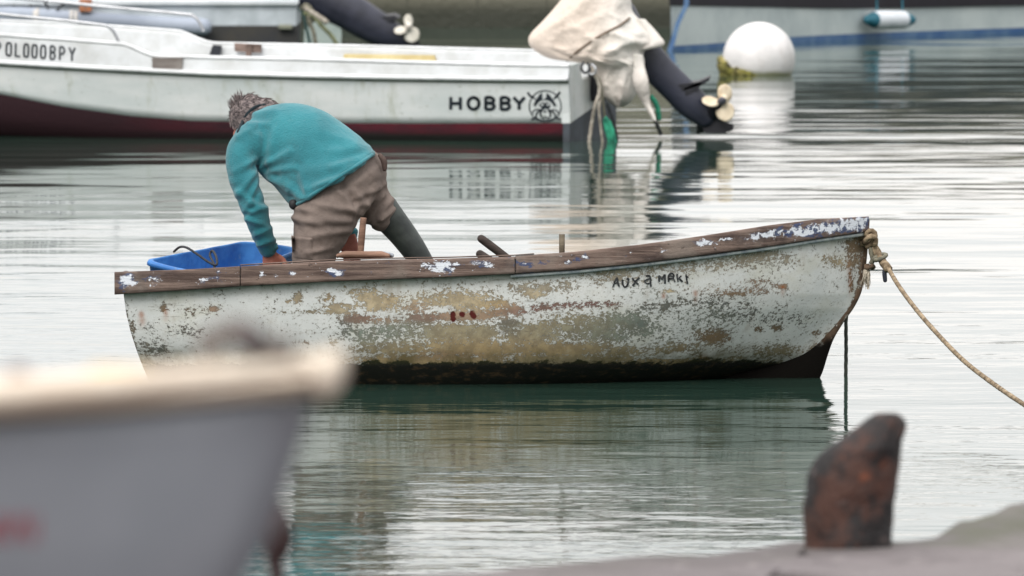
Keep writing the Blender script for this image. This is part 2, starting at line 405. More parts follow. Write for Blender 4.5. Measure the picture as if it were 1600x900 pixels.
# ================================================================== THE OLD ROWING BOAT
YC = 36.65; HEEL = math.tan(math.radians(3.0))
TOP = [(165, 426), (178, 425), (300, 420.5), (420, 413), (520, 407.5), (610, 405), (700, 403.5), (800, 400.5), (900, 393.5), (1000, 382.5), (1100, 368.5), (1200, 352.5), (1280, 342.5), (1357, 338.5), (1400, 336)]
BOT = [(165, 461), (185, 460), (300, 453), (375, 447.5), (520, 440), (700, 433.5), (805, 428), (900, 421.5), (1000, 411.5), (1100, 399), (1200, 385.5), (1290, 371.5), (1357, 362), (1400, 357)]
BW = [(-1.70, .50), (-1.3, .555), (-.8, .60), (-.2, .62), (.3, .60), (.7, .525), (1.0, .42), (1.2, .315), (1.35, .215), (1.46, .115), (1.515, .05), (1.53, .03)]
bw = lambda x: ip(x, BW)
BWc = catmull([(a, b) for a, b in BW], 8); bw = lambda x: float(np.interp(x, [q[0] for q in BWc], [q[1] for q in BWc]))
def pxof(x, Y): return 800 + F * x / Y
def zw_from(tab, x, b):
    Y = YC - b; px = pxof(x, Y * 1.0004); return P(px, ip(px, tab), Y).z
def zg(x): return zw_from(TOP, x, bw(x)) - bw(x) * HEEL      # local (unheeled) sheer height
def zr(x): return zw_from(BOT, x, bw(x)) - bw(x) * HEEL      # local lower edge of the rail
def heel(p): return Vector((p[0], YC + p[1], p[2] - HEEL * p[1]))
STEM = [(.75, 1.526), (.60, 1.520), (.50, 1.512), (.42, 1.502), (.36, 1.490), (.30, 1.462), (.24, 1.420), (.17, 1.372), (.10, 1.325), (.05, 1.27), (0, 1.20), (-.06, 1.08), (-.14, .8)]
def xstem(z): return float(np.interp(-z, [-a for a, b in STEM], [b for a, b in STEM]))
def xtran(z): return float(np.interp(z, [-.2, -.05, .05, .12, .2, .28, .36, .46], [-1.48, -1.535, -1.572, -1.596, -1.62, -1.638, -1.648, -1.652]))
KEEL = [(0, -.055), (.15, -.10), (.4, -.14), (.65, -.115), (.78, -.085), (.86, -.03), (.92, .022), (.965, .065), (1, .11)]
KEc = catmull(KEEL, 6)
NU, NV = 460, 96
ss_ = np.linspace(0, 1, NU)
def hull_pt(s, t):
    """s 0 stern..1 bow ; t 0 sheer..1 keel -> local near side point (y<0)"""
    xs0 = -1.655 + s * (1.52 + 1.655)
    zt = zg(xs0) - .012; zk = float(np.interp(s, [q[0] for q in KEc], [q[1] for q in KEc]))
    ph = t * PI / 2
    k = max(0, (s - .55) / .45)
    p_ = .50 + .75 * k ** 1.5; q_ = 1.0 + .25 * k
    z = zt - (zt - zk) * math.sin(ph) ** q_
    x = xtran(z) + s * (xstem(z) - xtran(z))
    b = bw(xs0) * (1 if s < .9 else 1)
    B = b * (1 - .10 * t)
    # close onto the stem
    close = 1.0 if s < .9 else math.sqrt(max(0, 1 - ((s - .9) / .1) ** 2)) * .9 + .1
    y = -B * math.cos(ph) ** p_
    if t > 0: y = -B * max(math.cos(ph), 1e-6) ** p_
    y *= 1.0 if s < .9 else (close * .5 + .5 if t < .02 else (close * .75 + .25))
    y = min(y, -.012)
    return x, y, z
pts = np.zeros((NU, NV, 3))
for i, s in enumerate(ss_):
    for j in range(NV):
        pts[i, j] = hull_pt(s, j / (NV - 1))
pts[:, -1, 1] = -.012
# painted-wear maps, laid out on the planks of the near side
near_world = pts.copy(); near_world[:, :, 1] += YC; near_world[:, :, 2] -= HEEL * pts[:, :, 1]
px = np.zeros((NU, NV)); py = np.zeros((NU, NV))
for i in range(NU):
    for j in range(NV): px[i, j], py[i, j] = proj(*near_world[i, j])
TAN = (202, 184, 152); TAN2 = (190, 164, 122); OLI = (170, 158, 130); GRN = (136, 148, 138); RED = (128, 92, 90); BRN = (134, 110, 84); DKG = (96, 104, 104); PNK = (176, 146, 124); TGR = (178, 168, 150)
blobs = [  # px, py, rx, ry, strength, colour
    (590, 472, 34, 15, 1.0, TAN), (465, 466, 8, 9, .9, TAN), (450, 470, 5, 6, .8, TAN), (530, 482, 30, 10, .75, TAN), (512, 466, 16, 7, .6, TAN2), (560, 455, 60, 12, .35, TAN),
    (700, 468, 55, 14, .62, TAN), (650, 480, 20, 10, .5, PNK), (735, 470, 30, 16, .55, TAN), (770, 478, 22, 12, .7, TAN2), (800, 482, 22, 8, .75, PNK), (845, 450, 60, 10, .55, TGR), (835, 460, 14, 7, .8, TAN),
    (560, 498, 18, 9, .85, RED), (660, 497, 30, 6, .7, RED), (590, 500, 50, 6, .55, PNK), (730, 494, 60, 7, .9, PNK), (800, 487, 40, 5, .8, RED), (850, 481, 30, 5, .65, RED), (900, 477, 50, 5, .5, RED), (940, 475, 30, 5, .55, RED),
    (575, 522, 45, 17, .62, GRN), (600, 545, 60, 12, .75, OLI), (720, 520, 70, 16, .92, OLI), (740, 545, 110, 14, .95, TAN2), (700, 556, 60, 6, .7, RED), (640, 515, 30, 20, .45, GRN), (795, 510, 20, 12, .85, DKG), (830, 525, 40, 22, .85, OLI),
    (900, 508, 60, 18, .66, OLI), (960, 520, 80, 22, .6, GRN), (880, 545, 90, 12, .85, TAN2), (960, 550, 60, 10, .7, OLI), (985, 500, 30, 14, .5, GRN), (1000, 508, 12, 8, .8, DKG),
    (1113, 525, 27, 12, 1.0, BRN), (1060, 545, 50, 10, .6, OLI), (1060, 415, 130, 12, .50, TGR), (960, 430, 50, 14, .50, TGR), (1165, 405, 60, 14, .62, TGR), (1190, 398, 40, 9, .6, TGR), (1240, 410, 20, 10, .35, TGR),
    (1165, 455, 55, 9, .55, PNK), (1150, 459, 22, 5, .9, BRN), (1180, 440, 30, 6, .5, PNK), (1222, 447, 12, 4, .85, PNK), (1100, 470, 60, 10, .45, DKG), (1160, 490, 70, 16, .40, DKG), (1245, 498, 45, 14, .34, DKG), (1100, 500, 60, 16, .42, GRN),
    (1305, 410, 22, 12, .75, TAN), (1290, 402, 12, 5, .7, TAN), (1335, 385, 14, 16, .95, BRN), (1336, 408, 9, 18, .85, BRN), (1343, 375, 8, 10, .9, BRN), (1330, 440, 4, 22, .6, BRN), (1326, 400, 4, 18, .6, BRN),
    (1215, 512, 9, 6, .9, BRN), (1185, 515, 7, 6, .8, BRN), (1275, 520, 7, 5, .8, BRN), (1185, 550, 60, 12, .5, OLI), (1240, 545, 50, 9, .45, OLI), (1065, 545, 9, 5, .9, BRN), (1090, 553, 10, 5, .9, DKG), (1280, 548, 18, 12, .9, BRN), (1300, 528, 12, 12, .9, BRN), (1100, 560, 9, 4, .9, BRN),
    (332, 483, 10, 5, 1.0, PNK), (256, 480, 5, 8, .9, BRN), (300, 486, 34, 8, .34, BRN), (235, 540, 26, 12, .55, DKG), (225, 515, 18, 14, .38, DKG), (290, 515, 30, 10, .35, DKG), (205, 535, 9, 30, .75, BRN), (198, 505, 6, 30, .5, DKG), (250, 550, 30, 8, .5, DKG),
    (520, 535, 7, 5, .9, TAN), (478, 520, 12, 4, .5, PNK), (540, 510, 12, 18, .35, DKG), (470, 535, 14, 5, .6, BRN), (300, 424, 8, 3, .6, DKG), (480, 488, 60, 4, .5, OLI), (680, 563, 140, 8, .95, TAN2), (880, 563, 140, 8, .95, OLI), (1040, 566, 90, 7, .8, TAN2), (1150, 566, 60, 6, .6, OLI), (1030, 480, 40, 8, .45, DKG), (1045, 455, 10, 3, .8, TAN), (1000, 455, 30, 12, .2, GRN)]
wear = np.full((NU, NV), .13); cols = np.zeros((NU, NV, 3)); wsum = np.full((NU, NV), .10)
base_c = np.array(srgb(150, 140, 122)[:3]); cols += base_c * .10
dkc = np.array(srgb(92, 92, 92)[:3])
for (bx, by, rx, ry, stg, c) in blobs:
    g = np.exp(-(((px - bx) / (rx * 1.05)) ** 2 + ((py - by) / (ry * 1.05)) ** 2) ** 1.3)
    wear = np.maximum(wear, .13 + (stg - .13) * g) if stg > .6 else wear + stg * g * .9 * (1 - wear)
    w_ = g * stg; cols += w_[..., None] * np.array(srgb(*c)[:3]); wsum += w_
wear += .10 * np.clip((px - 540) / 120, 0, 1) * np.clip((1130 - px) / 200, 0, 1)
dk = .28 * np.clip((560 - px) / 60, 0, 1) + .16 * np.clip((px - 1130) / 60, 0, 1); cols += dk[..., None] * dkc; wsum += dk
cols /= wsum[..., None]
# bare band along the stem
xe = np.array([[xstem(pts[i, j, 2]) for j in range(NV)] for i in range(NU)])
dst = xe - pts[:, :, 0]
e = np.clip(1 - dst / (.022 + .03 * np.clip((.25 - pts[:, :, 2]) / .2, 0, 1)), 0, 1); wear = np.maximum(wear, 1.1 * e ** .5)
e = np.clip(1.2 * e, 0, 1)[..., None]; cols = cols * (1 - e) + e * np.array(srgb(132, 104, 84)[:3])
# weed line along the water: height above it in metres (signed)
zl = near_world[:, :, 2]
line = np.interp(px[:, 0] if False else np.linspace(0, 1, NU), [0, .3, .6, .78, .86, .93, .97, 1.0], [.085, .098, .102, .090, .092, .080, .062, .02])
line = np.array(line)[:, None]
rust = np.zeros((NU, NV))
for (bx, by, rx, ry, stg) in [(221, 492, 4, 5, 1), (222, 501, 5, 8, .6), (259, 489, 3, 5, .8), (259, 497, 4, 6, .3), (1037, 462, 3, 4, 1), (1087, 458, 3.5, 4, 1), (1087, 466, 3, 7, .4), (1223, 449, 3.5, 3, 1), (1223, 457, 3, 6, .45), (1100, 558, 8, 4, .4), (1328, 440, 3, 18, .5), (1326, 420, 3, 16, .4)]:
    rust = np.maximum(rust, stg * np.exp(-(((px - bx) / rx) ** 2 + ((py - by) / ry) ** 2)))
bolt = np.zeros((NU, NV))
for (bx, by) in [(708, 491), (708, 498), (722, 491), (738, 490), (740, 494)]:
    bolt = np.maximum(bolt, np.exp(-(((px - bx) / 5.0) ** 2 + ((py - by) / 5.5) ** 2)))
algae = (line - zl)      # >0 below the weed line
n = NT('peeling_white_paint')
A = lambda k: n.attr(k).outputs['Fac']
wr = A('wear'); und = n.attr('under').outputs['Color']
nf = n.noise(70, 7, .72, n.mapv((.75, 1, 1.1))); nm = n.noise(13, 6, .7); nt = n.noise(170, 3, .6)
mixn = n.math('ADD', n.math('MULTIPLY', nf, .52), n.math('ADD', n.math('MULTIPLY', nm, .26), n.math('MULTIPLY', nt, .22)))
th = n.lin(wr, 0, 1, .385, .585)
d_ = n.math('SUBTRACT', th, mixn)
flake = n.ss(d_, -.006, .008)
sh = n.sep()[2]
white = n.mix(n.ss(n.noise(5, 5, .6), .3, .7), srgb(232, 232, 230), srgb(216, 218, 217))
white = n.mix(n.math('MULTIPLY', n.ss(n.noise(3.2, 4, .6, n.mapv((1, 1, 2.2))), .5, .72), .35), white, srgb(196, 192, 168))
white = n.mix(n.math('MULTIPLY', n.ss(n.noise(48, 5, .7), .56, .66), .18), white, srgb(150, 150, 142))
uv = n.mix(n.math('MULTIPLY', n.ss(n.noise(22, 6, .65), .38, .62), .45), und, srgb(112, 100, 84))
uv = n.mix(n.math('MULTIPLY', n.ss(n.noise(60, 4, .65), .55, .68), .35), uv, srgb(196, 190, 172))
thin = n.math('MULTIPLY', n.ss(d_, -.085, .0), .30)          # chalky, worn-through coat round the bare spots
white = n.mix(thin, white, n.mix(.5, und, srgb(186, 180, 164)))
c = n.mix(flake, white, uv)
rim_ = n.math('MULTIPLY', n.ss(d_, -.012, -.001), n.ss(d_, .020, .006))      # dirt caught along the broken paint edge
c = n.mix(n.math('MULTIPLY', rim_, .40), c, srgb(88, 82, 72))
scr = n.math('MULTIPLY', n.ss(n.noise(30, 4, .6, n.mapv((.12, 1, 1.6), rot=(0, .05, 0))), .62, .67), n.ss(nm, .42, .6))
c = n.mix(n.math('MULTIPLY', scr, .45), c, srgb(104, 96, 84))
runs = n.math('MULTIPLY', n.ss(n.noise(14, 4, .6, n.mapv((1, 1, .12))), .56, .70), n.ss(nm, .40, .62))
c = n.mix(n.math('MULTIPLY', runs, .30), c, srgb(140, 118, 88))
c = n.mix(n.math('MULTIPLY', A('rust'), n.lin(nf, .35, .6, .55, 1.0)), c, srgb(164, 92, 40))
c = n.mix(n.ss(n.math('MULTIPLY', A('bolt'), n.lin(nf, .35, .6, .7, 1.25)), .35, .6), c, srgb(88, 30, 26))
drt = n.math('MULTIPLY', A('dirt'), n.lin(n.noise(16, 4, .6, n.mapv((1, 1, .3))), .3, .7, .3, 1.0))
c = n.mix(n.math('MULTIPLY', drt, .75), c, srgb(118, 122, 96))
al = A('algae')
ale = n.math('ADD', al, n.math('MULTIPLY', n.math('SUBTRACT', n.noise(22, 7, .78, n.mapv((.6, 1, .7))), .5), .105))
alc = n.mix(n.ss(n.noise(26, 5, .7, n.mapv((.7, 1, 1.4))), .50, .68), srgb(24, 24, 20), srgb(70, 56, 40))
alc = n.mix(n.ss(al, .02, -.006), alc, srgb(44, 46, 22))
stain = n.ss(ale, -.10, .0)
c = n.mix(n.math('MULTIPLY', stain, n.lin(n.noise(16, 5, .7, n.mapv((1, 1, .3))), .35, .65, .15, .85)), c, srgb(98, 88, 54))
c = n.mix(n.ss(ale, -.004, .007), c, alc)
hb = n.math('ADD', n.math('MULTIPLY', flake, -.6), n.math('MULTIPLY', nt, .4))
PAINT = n.fin(c, n.lin(flake, 0, 1, .48, .8), n.bump(hb, .0025), 0, .35)
root = thing('rowing_boat', 'weathered white wooden rowing boat with peeling paint in the middle of the water', 'rowing boat', (0, YC, 0))
root['org'] = (0, YC, 0)
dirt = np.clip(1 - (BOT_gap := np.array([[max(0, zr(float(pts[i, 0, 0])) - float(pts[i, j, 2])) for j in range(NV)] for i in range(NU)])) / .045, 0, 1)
def side_mesh(sgn):
    q = pts.copy(); q[:, :, 1] *= -sgn if sgn < 0 else -1
    return q
V, Fc, at = [], [], {k: [] for k in ('wear', 'rust', 'bolt', 'dirt', 'algae')}; uc = []
for sgn in (1, -1):      # near side, far side
    b = len(V)
    for i in range(NU):
        for j in range(NV):
            x, y, z = pts[i, j]; V.append(heel((x, y * sgn, z)))
            at['wear'].append(wear[i, j]); at['rust'].append(rust[i, j] if sgn == 1 else 0); at['bolt'].append(bolt[i, j] if sgn == 1 else 0); at['dirt'].append(dirt[i, j])
            at['algae'].append(line[i, 0] - V[-1].z); uc.append((*cols[i, j], 1))
    fs = grid_faces(NU, NV, base=b); Fc += fs if sgn == 1 else [q[::-1] for q in fs]
# close along keel and stem
b = NU * NV
for i in range(NU - 1): Fc.append((i * NV + NV - 1, (i + 1) * NV + NV - 1, b + (i + 1) * NV + NV - 1, b + i * NV + NV - 1))
for j in range(NV - 1): Fc.append(((NU - 1) * NV + j, (NU - 1) * NV + j + 1, b + (NU - 1) * NV + j + 1, b + (NU - 1) * NV + j))
hull = fixn(mesh('hull', V, Fc, PAINT, root, attrs=at, cols={'under': uc}))
# make sure normals face outward
me = hull.data
if me.polygons[5].normal.y > 0:
    bm = bmesh.new(); bm.from_mesh(me); bmesh.ops.reverse_faces(bm, faces=bm.faces); bm.to_mesh(me); bm.free()
sm = hull.modifiers.new('planking', 'SOLIDIFY'); sm.thickness = .02; sm.offset = -1
# transom
V, Fc = [], []; m_ = 24
for k, dx in enumerate((.004, .034)):
    for j in range(NV // 4):
        jj = min(j * 4, NV - 1); x, y, z = pts[0, jj]
        for w in np.linspace(-1, 1, m_): V.append(heel((x + dx, y * w * .985, z)))
rws = NV // 4
for k in range(2): Fc += grid_faces(rws, m_, base=k * rws * m_)
dumm = {'wear': [.5] * len(V), 'rust': [0] * len(V), 'bolt': [0] * len(V), 'dirt': [.2] * len(V), 'algae': [.075 - q.z for q in V]}
tr = mesh('transom', V, Fc, PAINT, root, attrs=dumm, cols={'under': [srgb(*BRN)] * len(V)})
# stem and keel timber under the bow
n = NT('stem_timber')
c = n.mix(n.ss(n.noise(14, 6, .65), .35, .65), srgb(112, 92, 76), srgb(74, 62, 54)); c = n.mix(n.ss(n.noise(20, 5, .7), .60, .68), c, srgb(186, 184, 176))
ZW_ = n.sep()[2]
c = n.mix(n.ss(n.math('ADD', ZW_, n.math('MULTIPLY', n.noise(20, 5, .6), .06)), .24, .17), c, srgb(20, 18, 16))
STEMM = n.fin(c, .9, n.bump(n.noise(50, 5, .6), .002), 0, .05)
out = [(.68, 1.538), (.60, 1.533), (.50, 1.525), (.42, 1.514), (.36, 1.500), (.30, 1.470), (.24, 1.428), (.17, 1.386), (.10, 1.360), (.02, 1.335), (-.07, 1.295), (-.17, 1.28)]
inn = [(.68, 1.500), (.60, 1.496), (.50, 1.486), (.42, 1.474), (.36, 1.455), (.30, 1.425), (.24, 1.372), (.17, 1.30), (.10, 1.10), (.02, .80), (-.07, .62), (-.17, .50)]
V, rings = [], []
for (z, xo), (_, xi) in zip(catmull(out, 4), catmull(inn, 4)):
    rings.append([heel((xi, -.022, z)), heel((xo - .006, -.017, z)), heel((xo, 0, z)), heel((xo - .006, .017, z)), heel((xi, .022, z))])
fixn(mesh('stem', *loft(rings), STEMM, root))
rings = [[heel((x, -.018, z0)), heel((x, .018, z0)), heel((x, .018, z1)), heel((x, -.018, z1))] for x, z0, z1 in [(-1.56, -.2, -.02), (-.8, -.2, -.09), (0, -.2, -.1), (.9, -.19, -.05)]]
fixn(mesh('keel', *loft(rings), STEMM, root, smooth=False))
# weathered rail
n = NT('weathered_rail')
pa = n.attr('paint').outputs['Fac']; bl = n.attr('blue').outputs['Fac']
g1 = n.noise(7, 6, .65, n.mapv((.35, 1, 5))); g2 = n.noise(26, 5, .65, n.mapv((.18, 1, 5)))
c = n.mix(n.ss(g1, .36, .64), srgb(126, 108, 99), srgb(80, 66, 61))
c = n.mix(n.math('MULTIPLY', n.ss(n.noise(9, 5, .7, n.mapv((.4, 1, 1), (4, 0, 2))), .5, .66), .55), c, srgb(58, 50, 50))
c = n.mix(n.math('MULTIPLY', n.ss(g2, .5, .68), .6), c, srgb(62, 46, 42))
c = n.mix(n.math('MULTIPLY', n.ss(n.noise(5, 4, .6), .52, .7), .5), c, srgb(138, 128, 120))
c = n.mix(n.math('MULTIPLY', n.ss(n.noise(45, 5, .7, n.mapv((.5, 1, 1))), .62, .68), .7), c, srgb(48, 38, 36))
nb_ = n.noise(30, 7, .74, n.mapv((.6, 1, 1))); 
c = n.mix(n.math('MULTIPLY', n.ss(n.math('SUBTRACT', n.lin(bl, 0, 1, .33, .64), nb_), -.02, .03), .8), c, srgb(56, 74, 112))
c = n.mix(n.math('MULTIPLY', n.ss(n.math('SUBTRACT', n.lin(pa, 0, 1, .33, .66), nb_), -.04, .03), .6), c, srgb(84, 92, 112))
nc_ = n.noise(48, 7, .76, n.mapv((.6, 1, 1)))
c = n.mix(n.ss(n.math('SUBTRACT', n.lin(pa, 0, 1, .34, .60), nc_), -.004, .006), c, srgb(214, 218, 226))
RAIL = n.fin(c, .75, n.bump(n.math('ADD', n.math('MULTIPLY', g2, .7), nc_), .004), 0, .25)
pblobs = [(200, 440, 14, 12, 1.0), (242, 433, 10, 4, .85), (238, 443, 9, 3, .8), (243, 437, 12, 4, .6), (318, 437, 14, 5, .6), (328, 436, 10, 3, .9), (340, 433, 4, 7, .7), (408, 428, 5, 3, .8), (430, 431, 6, 3, .8), (455, 427, 5, 3, .7), (518, 422, 7, 6, .9), (530, 427, 9, 5, 1.0), (580, 425, 3, 3, .7),
           (668, 415, 14, 5, .95), (688, 418, 26, 9, 1.0), (706, 413, 22, 5, .9), (745, 411, 16, 4, .85), (762, 414, 12, 6, .75), (818, 411, 6, 4, .6), (850, 411, 4, 3, .5), (888, 409, 8, 4, .85), (913, 402, 5, 3, .75), (985, 396, 4, 2, .8), (1040, 393, 10, 2, .8), (1100, 379, 20, 5, .95), (1135, 373, 12, 3, .8), (1195, 368, 24, 6, .95), (1180, 372, 24, 3, .8), (1215, 362, 16, 5, .8), (1250, 362, 24, 8, .98), (1290, 357, 34, 9, .95), (1330, 351, 26, 11, .95), (1345, 345, 14, 8, .85)]
bblobs = [(196, 440, 18, 14, .8), (235, 436, 12, 8, .4), (340, 436, 12, 10, .65), (520, 425, 16, 10, .6), (690, 418, 50, 12, .55), (760, 414, 20, 8, .55), (820, 412, 14, 6, .8), (850, 410, 20, 5, .6), (900, 405, 20, 6, .55), (1230, 364, 26, 8, .8), (1260, 360, 40, 11, 1.0), (1310, 355, 46, 12, 1.0), (1345, 348, 20, 12, 1.0), (830, 425, 30, 3, .5)]
def rail(name, x0, x1, sgn, wo=.036, wi=-.032, dz0=0, dz1=0, m=None, top=None, bot=None, mat=None, rows=7):
    m = m or max(8, int(abs(x1 - x0) * 150)); rings = []
    for x in np.linspace(x0, x1, m):
        xx = min(x, 1.527); b = bw(xx); tx = (bw(xx + .01) - bw(xx - .01)) / .02
        N = Vector((-tx, 1, 0)).normalized(); zt = (zg(xx) if top is None else top(xx)) + dz0; zb = (zr(xx) if bot is None else bot(xx)) + dz1
        wob = .0025 * mnoise.noise(Vector((x * 4, sgn, 0))); N2 = N
        prof = [(wi, zt - .001), (wo - .006, zt)] + [(wo + wob, zt - .004 - (zt - zb - .008) * k / (rows - 1)) for k in range(rows)] + [(wo - .006, zb), (wi, zb)]
        rr = []
        for (o_, z) in prof:
            q = Vector((x, -b, z)) + Vector((N.x if False else -N.x * 0, -1, 0)) * o_ * (1 if True else 0)
            q.x += tx * o_ * -.0
            q.y = min(q.y, 0.0) if o_ > 0 else min(q.y, -.004)
            rr.append(heel((q.x, q.y * (1 if sgn < 0 else -1), q.z)))
        rings.append(rr)
    v, f = loft(rings)
    pa_, bl_ = [], []
    for q in v:
        a, b_ = proj(*q); w1 = max([s * math.exp(-(((a - X) / rx) ** 2 + ((b_ - Y_) / ry) ** 2) ** 1.2) for X, Y_, rx, ry, s in pblobs]) if sgn < 0 else .4
        w2 = max([s * math.exp(-(((a - X) / rx) ** 2 + ((b_ - Y_) / ry) ** 2) ** 1.2) for X, Y_, rx, ry, s in bblobs]) if sgn < 0 else .3
        pa_.append(w1); bl_.append(w2)
    return fixn(mesh(name, v, f, mat or RAIL, root, attrs={'paint': pa_, 'blue': bl_}))
xj = (805 - 800) / F * (YC - .62)
rail('gunwale', -1.685, -1.15, -1)
rail('gunwale', -1.147, xj - .0015, -1, dz0=-.001)
rail('gunwale', xj + .0015, 1.532, -1, wo=.030, dz0=.001)
rail('gunwale', -1.66, 1.532, 1)
rail('gunwale_cap', -1.15, xj + .08, -1, wo=.030, wi=-.03, top=lambda x: zg(x) + .007, bot=lambda x: zg(x) + .0015)['label'] = 'thin loose strip of brown wood on top of the rail'
v, f = [], []
MOLD = simple('moulding_paint', (176, 184, 182), .6, c2=(120, 132, 140), scale=22)
rail('moulding', xj - .02, 1.515, -1, wo=.016, wi=0, top=lambda x: zr(x) - .0005, bot=lambda x: zr(x) - .016, mat=MOLD, rows=3)
# transom cap
tc_ = [heel((-1.660, y, zg(-1.655) - .030 + .012 * (1 - (y / .5) ** 2))) for y in np.linspace(-.46, .46, 9)]
v, f = etube([(*p, .022, .016) for p in tc_], 2, 10); fixn(mesh('transom_cap', v, f, RAIL, root, attrs={'paint': [.2] * len(v), 'blue': [.2] * len(v)}))
# worn wood pieces
def woodmat(name, a, b, s=1): 
    n = NT(name); g = n.noise(9 * s, 6, .65, n.mapv((.35, 2, 3)))
    return n.fin(n.mix(n.ss(g, .36, .64), srgb(*a), srgb(*b)), .75, n.bump(n.noise(60, 5, .6, n.mapv((.3, 2, 3))), .002), 0, .25)
WOOD = woodmat('bare_wood', (150, 120, 98), (98, 74, 60)); WOODR = woodmat('red_wood', (138, 108, 92), (98, 74, 62)); WOODD = woodmat('dark_wood', (72, 62, 58), (40, 36, 34)); WOODG = woodmat('grey_wood', (134, 122, 104), (92, 84, 72))
fixn(mesh('thwart', *box(heel((.15, 0, .33)), .22, .98, .025, bev=.004), WOODG, root)); 
fixn(mesh('thwart', *box(heel((-1.35, 0, .26)), .26, .84, .025, bev=.004), WOODG, root))
fixn(mesh('floor', *box(heel((-.15, 0, -.015)), 2.5, .72, .02), WOODG, root, smooth=False))
# rowlock pads and pins on the near rail
def pad(px0, px1, pyt, hgt):
    rows = []
    for k, a in enumerate(np.linspace(px0, px1, 9)):
        p = P(a, pyt + hgt / 2 + (1.5 if k in (0, 8) else 0), YC - .60); r = hgt / 2 * YC / F * (.55 if k in (0,) else .75 if k == 8 else 1)
        rows.append((*p, r, .028))
    return etube(rows, 3, 12, side=(0, 0, 1))
v, f = pad(528, 606, 392.5, 11); mesh('rowlock_pad', v, f, WOODR, root)
v, f = tube([P(600, 398, YC - .60), P(612, 399, YC - .60)], [.014, .010], 2, 12, True); mesh('pad_tip', v, f, simple('pad_tip_paint', (150, 156, 164), .6, c2=(58, 56, 60), scale=50), root)
v, f = etube([(*P(563, 402, YC - .585), .013, .012), (*P(565, 372, YC - .585), .0145, .012), (*P(568, 340, YC - .585), .013, .012)], 4, 10, round_ends=False); fixn(mesh('thole_pin', v, f, WOODR, root))
v, f = etube([(*P(878, 404, YC - .575), .012, .012), (*P(878, 366, YC - .575), .0125, .012)], 4, 10, round_ends=False); fixn(mesh('thole_pin', v, f, WOODG, root))
v, f = merge(pad(640, 735, 391, 5)); 
# lettering painted on the bow
hb_ = bvh_of(hull)
z3 = lambda L: [(940 + a / 10.667, 425 + b / 10.667) for a, b in L]
ST = [([(188, 242), (215, 165), (245, 105), (262, 100)], 2.4), ([(258, 100), (268, 175), (292, 242)], 2.4), ([(212, 190), (268, 176)], 2.0), ([(232, 130), (262, 140)], 2.6),
      ([(343, 128), (352, 205), (385, 248), (425, 215), (450, 108)], 2.4), ([(415, 112), (450, 108)], 2.0), ([(508, 98), (548, 150), (608, 203)], 2.4), ([(628, 94), (565, 150), (520, 228)], 2.4),
      ([(738, 66), (790, 62), (812, 110), (812, 160), (818, 238)], 2.4), ([(812, 105), (745, 128), (715, 155), (760, 190), (812, 178)], 2.0),
      ([(952, 58), (955, 155)], 2.6), ([(955, 60), (1005, 120)], 2.4), ([(1003, 122), (1048, 42)], 2.4), ([(1050, 40), (1052, 188)], 2.6),
      ([(1112, 158), (1118, 60), (1160, 18), (1200, 50), (1182, 100), (1122, 112)], 2.5), ([(1190, 95), (1218, 162)], 2.4), ([(1130, 60), (1190, 70)], 2.2),
      ([(1262, 30), (1252, 60), (1270, 160)], 2.1), ([(1265, 118), (1322, 62)], 2.2), ([(1285, 98), (1342, 158)], 2.4), ([(1402, 40), (1412, 110), (1426, 195)], 2.2), ([(1405, 60), (1440, 90)], 1.6)]
BLK = simple('black_lettering', (34, 34, 38), .7, c2=(86, 88, 90), scale=70)
lt = thing('tmp', 'x', 'x', (0, 0, 0)); bpy.data.objects.remove(lt)
GRP = [(0, 4), (4, 6), (6, 8), (8, 10), (10, 14), (14, 17), (17, 20), (20, 22)]
for a, b in GRP:
    polys = []
    for L, w in ST[a:b]: polys += stroke(z3(L), w * 1.15, 5, .22)
    v, f = decal(hb_, polys, .0035); mesh('letter', v, f, BLK, root, smooth=False)


# ------------------------------------------------------------------ blue tub in the stern
n = NT('blue_plastic')
c = n.mix(n.ss(n.noise(9, 5, .6), .35, .65), srgb(66, 128, 192), srgb(46, 104, 172))
c = n.mix(n.math('MULTIPLY', n.ss(n.noise(18, 6, .7), .58, .72), .6), c, srgb(132, 150, 150))
BLUE = n.fin(c, .5, n.bump(n.noise(25, 4), .004), 0, .4)
Q = [P(222, 407, 36.32), P(384, 376, 37.02), P(476, 388, 37.06), P(345, 436, 36.32)]
def quad_outline(q, k=3):
    pts_ = [Vector(a) for a in q]; o_ = []
    for i in range(4):
        a, b, c_ = pts_[i - 1], pts_[i], pts_[(i + 1) % 4]
        r = .07; pa = b + (a - b).normalized() * r; pc = b + (c_ - b).normalized() * r
        for t in np.linspace(0, 1, 6): o_.append(pa * (1 - t) ** 2 + b * 2 * t * (1 - t) + pc * t * t)
    res = []
    for a, b in zip(o_, o_[1:] + o_[:1]):
        m = max(1, int((b - a).length / .03))
        for k_ in range(m): res.append(a + (b - a) * k_ / m)
    return res
ol = quad_outline(Q); cc = sum(Q, Vector()) / 4
nrm_ = (Q[1] - Q[0]).cross(Q[3] - Q[0]).normalized(); nrm_ = nrm_ if nrm_.z > 0 else -nrm_
def sc_(k, dn): return [cc + (p - cc) * k - nrm_ * dn + Vector((0, 0, .002)) * mnoise.noise(p * 12) for p in ol]
rings = [sc_(.80, .17), sc_(.84, .165), sc_(.965, .022), sc_(1.0, .020), sc_(1.005, .008), sc_(.995, 0), sc_(.945, -.001), sc_(.925, .006), sc_(.80, .145), sc_(.74, .155)]
v, f = loft(rings)
t_ = thing('plastic_tub', 'scuffed bright blue plastic tub lying tilted in the stern of the rowing boat', 'tub', (cc.x, cc.y, cc.z - .2))
fixn(mesh('basin', v, f, BLUE, t_))
BLKR = simple('black_cord', (40, 42, 48), .7, .3, 60)
